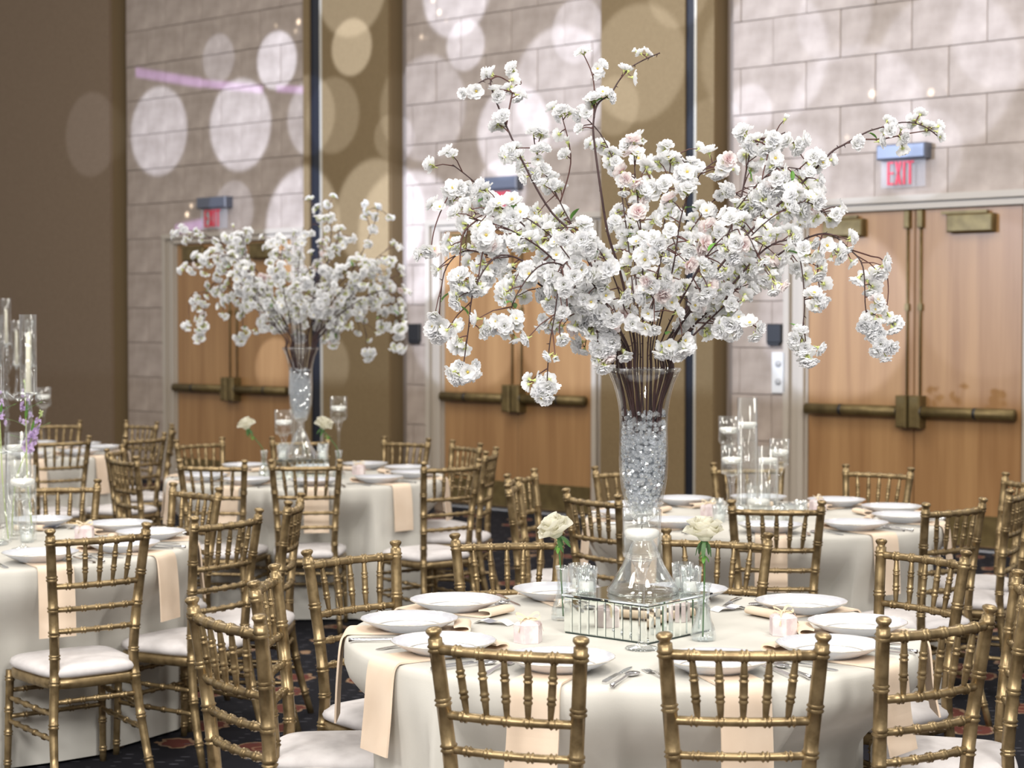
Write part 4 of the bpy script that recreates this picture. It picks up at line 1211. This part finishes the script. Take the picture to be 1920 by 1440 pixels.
# on the front blossom table
pB = gp(1320, 1203, CT)
bud_vase(pB, 'fluted bud vase in front of the riser ' + W1)
hB = vp(1322, 1012, pB.y)
rose(pB + Vector((0, 0, .006)), hB, (.05, -.1, 1), 'upright white rose in front of the riser ' + W1)
pA = Vector((.150, 5.36, CT))
bud_vase(pA, 'fluted glass bud vase behind the riser ' + W1)
rose(pA + Vector((0, 0, .006)), vp(1046, 1004, 5.36), (-.45, -.25, .8), 'leaning white rose behind the riser ' + W1)
zt = CT + BOXH + .001
def on_box(bx, ang, lx, ly): 
    q = Matrix.Rotation(ang, 4, 'Z') @ Vector((lx, ly, 0)); return Vector((bx.x + q.x, bx.y + q.y, zt))
for (x, y) in ((1100, 1114), (1087, 1108), (1281, 1106), (1296, 1114)):
    p = gp(x, y, zt); votive((p.x, p.y, zt), 'on the riser ' + W1, 'votives on the riser ' + W1)
goblet(gp(1204, 1220, CT), .378, .128, .0525, 'stemmed glass in front of the riser ' + W1, 'T1')
# back blossom table
for (x, y, lab) in ((481, 892, 'beside the riser'), (612, 893, 'at the corner of the riser')):
    pass
pC = Vector((box3.x - .215, box3.y - .10, CT)); bud_vase(pC, 'fluted glass bud vase by the shorter candle glass ' + W3)
dC = pC.y
rose(pC + Vector((0, 0, .006)), vp(463, 803, dC), (-.3, -.2, .9), 'white rose by the shorter candle glass ' + W3)
pD = Vector((box3.x + .215, box3.y - .10, CT)); bud_vase(pD, 'fluted glass bud vase by the taller candle glass ' + W3)
rose(pD + Vector((0, 0, .006)), vp(605, 802, pD.y), (.35, -.3, .8), 'wide white rose by the taller candle glass ' + W3)
for (lx, ly) in ((-.117, -.088), (.112, -.080), (.115, .095), (-.115, .105)):
    p = on_box(box3, R_(5), lx, ly); votive(p, 'on the riser ' + W3, 'votives on the riser ' + W3)
goblet((box3.x - .085, box3.y - .225, CT), .40, .135, .0525, 'shorter stemmed glass ' + W3, 'T3')
goblet((box3.x + .185, box3.y + .225, CT), .46, .135, .0525, 'taller stemmed glass ' + W3, 'T3')

# ------------------------------------------------------------------ floating candle cluster on the second table
T2C = Vector((*TB['T2'], 0))
W2 = 'in the candle cluster'
def t2(x, dy): 
    d = T2C.y + dy; return ((x - 960) * d / FPX, d, CT)
goblet(t2(1367, .17), .455, .125, .0500, 'tallest stemmed glass ' + W2, 'T2')
goblet(t2(1373, -.11), .335, .125, .0510, 'shorter stemmed glass beside the tall cylinder ' + W2, 'T2')
goblet(t2(1462, .07), .355, .120, .0480, 'middle-height stemmed glass ' + W2, 'T2')
cylinder_vase(t2(1402, .05), .545, .0490, .765, 'tallest glass cylinder ' + W2)
cylinder_vase(t2(1441, -.07), .330, .0480, .79, 'middle glass cylinder ' + W2)
cylinder_vase(t2(1423, -.20), .170, .0540, .50, 'lowest glass cylinder ' + W2)
for (x, dy) in ((1350, -.20), (1389, -.27), (1460, -.27), (1478, -.14), (1345, .12), (1503, .03)):
    p = t2(x, dy); votive(p, 'around the candle cluster', 'votives around the candle cluster')

# ------------------------------------------------------------------ candelabra tables
def candelabra(loc, ang, where):
    c = thing('crystal_candelabra', 'five-armed crystal candelabra standing on ' + where, 'candelabra', loc, ang)
    O('foot', MB().lathe([(.0003, 0), (.085, 0), (.088, .008), (.070, .018), (.035, .028), (.020, .045), (.016, .06)], 28).mesh('foot', 'cut_glass'), c)
    prof = [(.012, .055)]
    z = .06
    for k in range(9):
        prof += [(.010, z), (.024 - .006 * (k % 2), z + .028), (.010, z + .056)]; z += .060
    prof += [(.012, z), (.03, z + .05), (.022, .735)]
    O('column', MB().lathe(prof, 20).mesh('column', 'cut_glass'), c)
    cups = [(0, 0, .735)]
    am = MB(); am.tube(lerp_path([(.01, 0, .42), (.07, 0, .37), (.14, 0, .40), (.178, 0, .50), (.172, 0, .585)], 20), .009, 8)
    am = am.mesh('arm', 'cut_glass')
    for k in range(4):
        O('arm', am, c, None, k * PI / 2); a = k * PI / 2; cups.append((.172 * math.cos(a), .172 * math.sin(a), .585))
    cup = MB().lathe([(.010, 0), (.014, .01), (.03, .016), (.046, .022), (.048, .026), (.030, .024), (.014, .026), (.012, .022)], 26).mesh('candle_cup', 'cut_glass')
    drop = MB().lathe([(.0003, -.03), (.006, -.02), (.003, 0), (.0003, .002)], 6, smooth=False).mesh('crystal_drop', 'cut_glass')
    can = MB().lathe([(.0003, 0), (.0115, 0), (.0095, .22), (.005, .238), (.0003, .240)], 14).mesh('wax', 'ivory_wax')
    wk = MB().tube([(0, 0, .238), (0, 0, .250)], .001, 5).mesh('wick', 'wick')
    tb = MB(); tb.open = True; tb.lathe([(.034, 0), (.034, .31), (.032, .31), (.032, 0)], 26, closed=True); tb = tb.mesh('tube', 'clear_glass')
    rot = Matrix.Rotation(ang, 4, 'Z')
    for k, p in enumerate(cups):
        O('candle_cup', cup, c, p)
        for j in range(6):
            a = j * PI / 3; O('crystal_drop', drop, c, (p[0] + .044 * math.cos(a), p[1] + .044 * math.sin(a), p[2] + .018))
        w = Vector(loc) + rot @ Vector((p[0], p[1], p[2] + .0245))
        t_ = thing('taper_candle', 'ivory taper candle on the candelabra of ' + where, 'candle', w, 0, 'taper candles of ' + where); O('wax', can, t_); O('wick', wk, t_)
        tag(O('glass_tube', tb, None, w), 'clear glass tube around a taper candle of ' + where, 'glass tube', 'glass tubes of ' + where)
T4C = Vector((*TB['T4'], 0)); T5C = Vector((*TB['T5'], 0))
candelabra((T4C.x - .01, T4C.y, CT), R_(2), TNAME['T4'])
candelabra((T5C.x, T5C.y, CT), R_(-8), TNAME['T5'])
goblet((T5C.x + .26, T5C.y - .02, CT), .455, .125, .052, 'stemmed glass on ' + TNAME['T5'], 'T5')
goblet((T4C.x + .18, T4C.y - .16, CT), .33, .125, .052, 'stemmed glass on ' + TNAME['T4'], 'T4')

floret_m = MB()
ring_petals(floret_m, 4, .011, .010, .35, .4, .1, 0, 0, random.Random(2), 0)
ring_petals(floret_m, 4, .009, .008, .8, .5, .0, .001, .6, random.Random(3), 0)
floret_m = floret_m.mesh('floret', 'lavender')
budg_m = MB().lathe([(.0003, -.004), (.003, -.001), (.0035, .004), (.0003, .008)], 7).mesh('bud', 'bud_green')
blade_m = MB(); vs_, fs_ = petal(.11, .016, .4, -.25, 4, 8); blade_m.add(vs_, fs_); blade_m = blade_m.mesh('leaf', 'green_leaf')
def stock(base, tip, n, label, group=None):
    r = thing('lavender_flower', label, 'flower', base, 0, group); rr = random.Random(n)
    b = Vector((0, 0, .006)); t = Vector(tip) - Vector(base)
    o_ = Vector((t.x, t.y, 0)); o_ = o_.normalized() * min(o_.length, .013) if o_.length > 1e-6 else o_
    path = lerp_path([b - o_ * .6, o_ + Vector((0, 0, .235)), (o_ + Vector((0, 0, .235))).lerp(t, .5), t], 24)
    O('stem', MB().tube(path, .0022, 6).mesh('stem', 'bud_green'), r)
    ax = (path[-1] - path[-4]).normalized()
    for i in range(n):
        u = i / n; p = t - ax * (.035 + .13 * u); d = rvec(rr); d = (d - ax * d.dot(ax) * .6).normalized()
        o = O('floret', floret_m, r, p + d * (.006 + .012 * u), None, .8 + .7 * u); o.rotation_mode = 'QUATERNION'; o.rotation_quaternion = quat_z((d + ax * .3).normalized(), i)
    for i in range(6):
        d = (rvec(rr) + ax).normalized(); o = O('bud', budg_m, r, t - ax * (.026 * i / 6) + d * .006); o.rotation_mode = 'QUATERNION'; o.rotation_quaternion = d.to_track_quat('Z', 'Y')
    for i, (u, sx) in enumerate(((.72, -1), (.80, .8), (.76, .1))):
        p = path[int(u * 23)]; d = Vector((sx, -.2, .8)).normalized()
        o = O('leaf', blade_m, r, p, None, .8); o.rotation_mode = 'QUATERNION'; o.rotation_quaternion = d.to_track_quat('Y', 'Z')
W4 = 'on ' + TNAME['T4']
pE = gp(22, 1012, CT)
bud_vase(pE, 'straight bud vase holding tall lavender ' + W4, cylbud_m)
stock(pE + Vector((0, 0, .004)), vp(77, 772, pE.y), 40, 'tall lavender flower leaning from its own vase ' + W4)
pF = gp(48, 1018, CT); votive(pF, 'near the lavender ' + W4, 'votive ' + W4)
cylinder_vase((-2.062, 7.56, CT), .43, .054, .84, 'glass cylinder by the lavender flower ' + W4)
for i, (dx, dy, tx, ty) in enumerate(((.03, .10, 46, 715), (-.06, .06, -4, 720))):
    bpos = Vector((T4C.x + .10 + dx, T4C.y + dy + .05, CT))
    bud_vase(bpos, 'straight glass bud vase by the candelabra ' + W4, cylbud_m)['group'] = 'bud vases against the candelabra ' + W4
    stock(bpos + Vector((0, 0, .004)), vp(tx, ty, bpos.y), 18 + i, 'lavender flower by the candelabra ' + W4, 'lavender flowers against the candelabra ' + W4)

# ------------------------------------------------------------------ favour boxes and paper strips
hexv = lambda r, z: [(r * math.cos(k * PI / 3), r * math.sin(k * PI / 3), z) for k in range(6)]
fb = MB(); fb.add(hexv(.0405, 0) + hexv(.0405, .048) + hexv(.041, .049) + hexv(.034, .056) + hexv(.008, .062),
                  [tuple(range(6))[::-1]] + [(i * 6 + k, i * 6 + (k + 1) % 6, i * 6 + 6 + (k + 1) % 6, i * 6 + 6 + k) for i in range(4) for k in range(6)] + [tuple(24 + k for k in range(6))], 0, False)
fb = fb.mesh('box_body', 'favour_paper')
def loop_path(a, s): 
    return [(s * math.sin(t) * math.cos(a) * 1.0 * (1 - math.cos(t)) , s * (1 - math.cos(t)) * math.sin(a) + .006 * math.sin(t), .060 + .010 * math.sin(t / 2) + .004 * math.sin(t)) for t in [i * 2 * PI / 14 for i in range(15)]]
def ribbon_mesh():
    m = MB()
    for a in (0, PI):
        P = []
        for i in range(15):
            t = i / 14; w = .034 * math.sin(PI * t); h_ = .014 * math.sin(2 * PI * t)
            P.append((math.cos(a) * w, .010 * math.sin(2 * PI * t), .064 + .010 * math.sin(PI * t) + h_ * .5))
        vs = []
        for p in P: vs += [(p[0], p[1] - .003, p[2] - .003), (p[0], p[1] + .003, p[2] + .003)]
        m.add(vs, [(2 * i, 2 * i + 1, 2 * i + 3, 2 * i + 2) for i in range(14)])
    for a in (.6, 2.3):
        P = [(math.cos(a) * r, -math.sin(a) * r * .6, z) for r, z in ((0, .066), (.02, .068), (.038, .058), (.046, .036), (.049, .030))]
        vs = []
        for p in P: vs += [(p[0], p[1] - .003, p[2]), (p[0], p[1] + .003, p[2] + .001)]
        m.add(vs, [(2 * i, 2 * i + 1, 2 * i + 3, 2 * i + 2) for i in range(4)])
    m.lathe([(.0003, .060), (.006, .062), (.006, .068), (.0003, .070)], 8)
    return m.mesh('ribbon_bow', 'ribbon')
rib_m = ribbon_mesh()
for (x, y, a, lab) in ((990, 1206, .25, 'pink hexagonal favour box close to the riser ' + W1),
                       (1471, 1192, .6, 'pink hexagonal favour box close to two plates ' + W1),
                       (1330, 970, .2, 'pink favour box near the votives on the floating-candle table'),
                       ((T2C.x + .29, T2C.y + .245), None, .9, 'pink favour box near a plate on the floating-candle table'),
                       ((T4C.x + .345, T4C.y + .16), None, .5, 'pink marbled favour box ' + W4), (672, 890, .3, 'pale marbled favour box ' + W3)):
    p = gp(x, y, CT) if y else Vector((*x, CT)); o = thing('favour_box', lab, 'favour box', p, a)
    O('box_body', fb, o); O('ribbon_bow', rib_m, o)
def paper_strip(seed):
    path = lerp_path([Vector((-.055, 0, .001)), Vector((-.03, 0, .012)), Vector((0, 0, .006)), Vector((.03, 0, .014)), Vector((.058, 0, .001))], 20)
    m = MB(); vs = []
    for p in path: vs += [(p.x, -.024, p.z), (p.x, .024, p.z)]
    for i in range(19): m.add([vs[2 * i], vs[2 * i + 1], vs[2 * i + 3], vs[2 * i + 2]], [(0, 1, 2, 3)], 1 if 6 <= i <= 10 else 0)
    return m.mesh('paper_strip', ['paper', 'paper_grey'])
ps = paper_strip(0)
for (x, y, a, lab) in ((925, 1172, -.45, 'curled white paper strip beside the favour box ' + W1), (1368, 1146, .5, 'curled white paper strip beside the upright rose ' + W1),
                       (97, 992, .5, 'curled white paper strip ' + W4)):
    p = gp(x, y, CT); tag(O('place_card', ps, None, p, a), lab, 'paper strip')
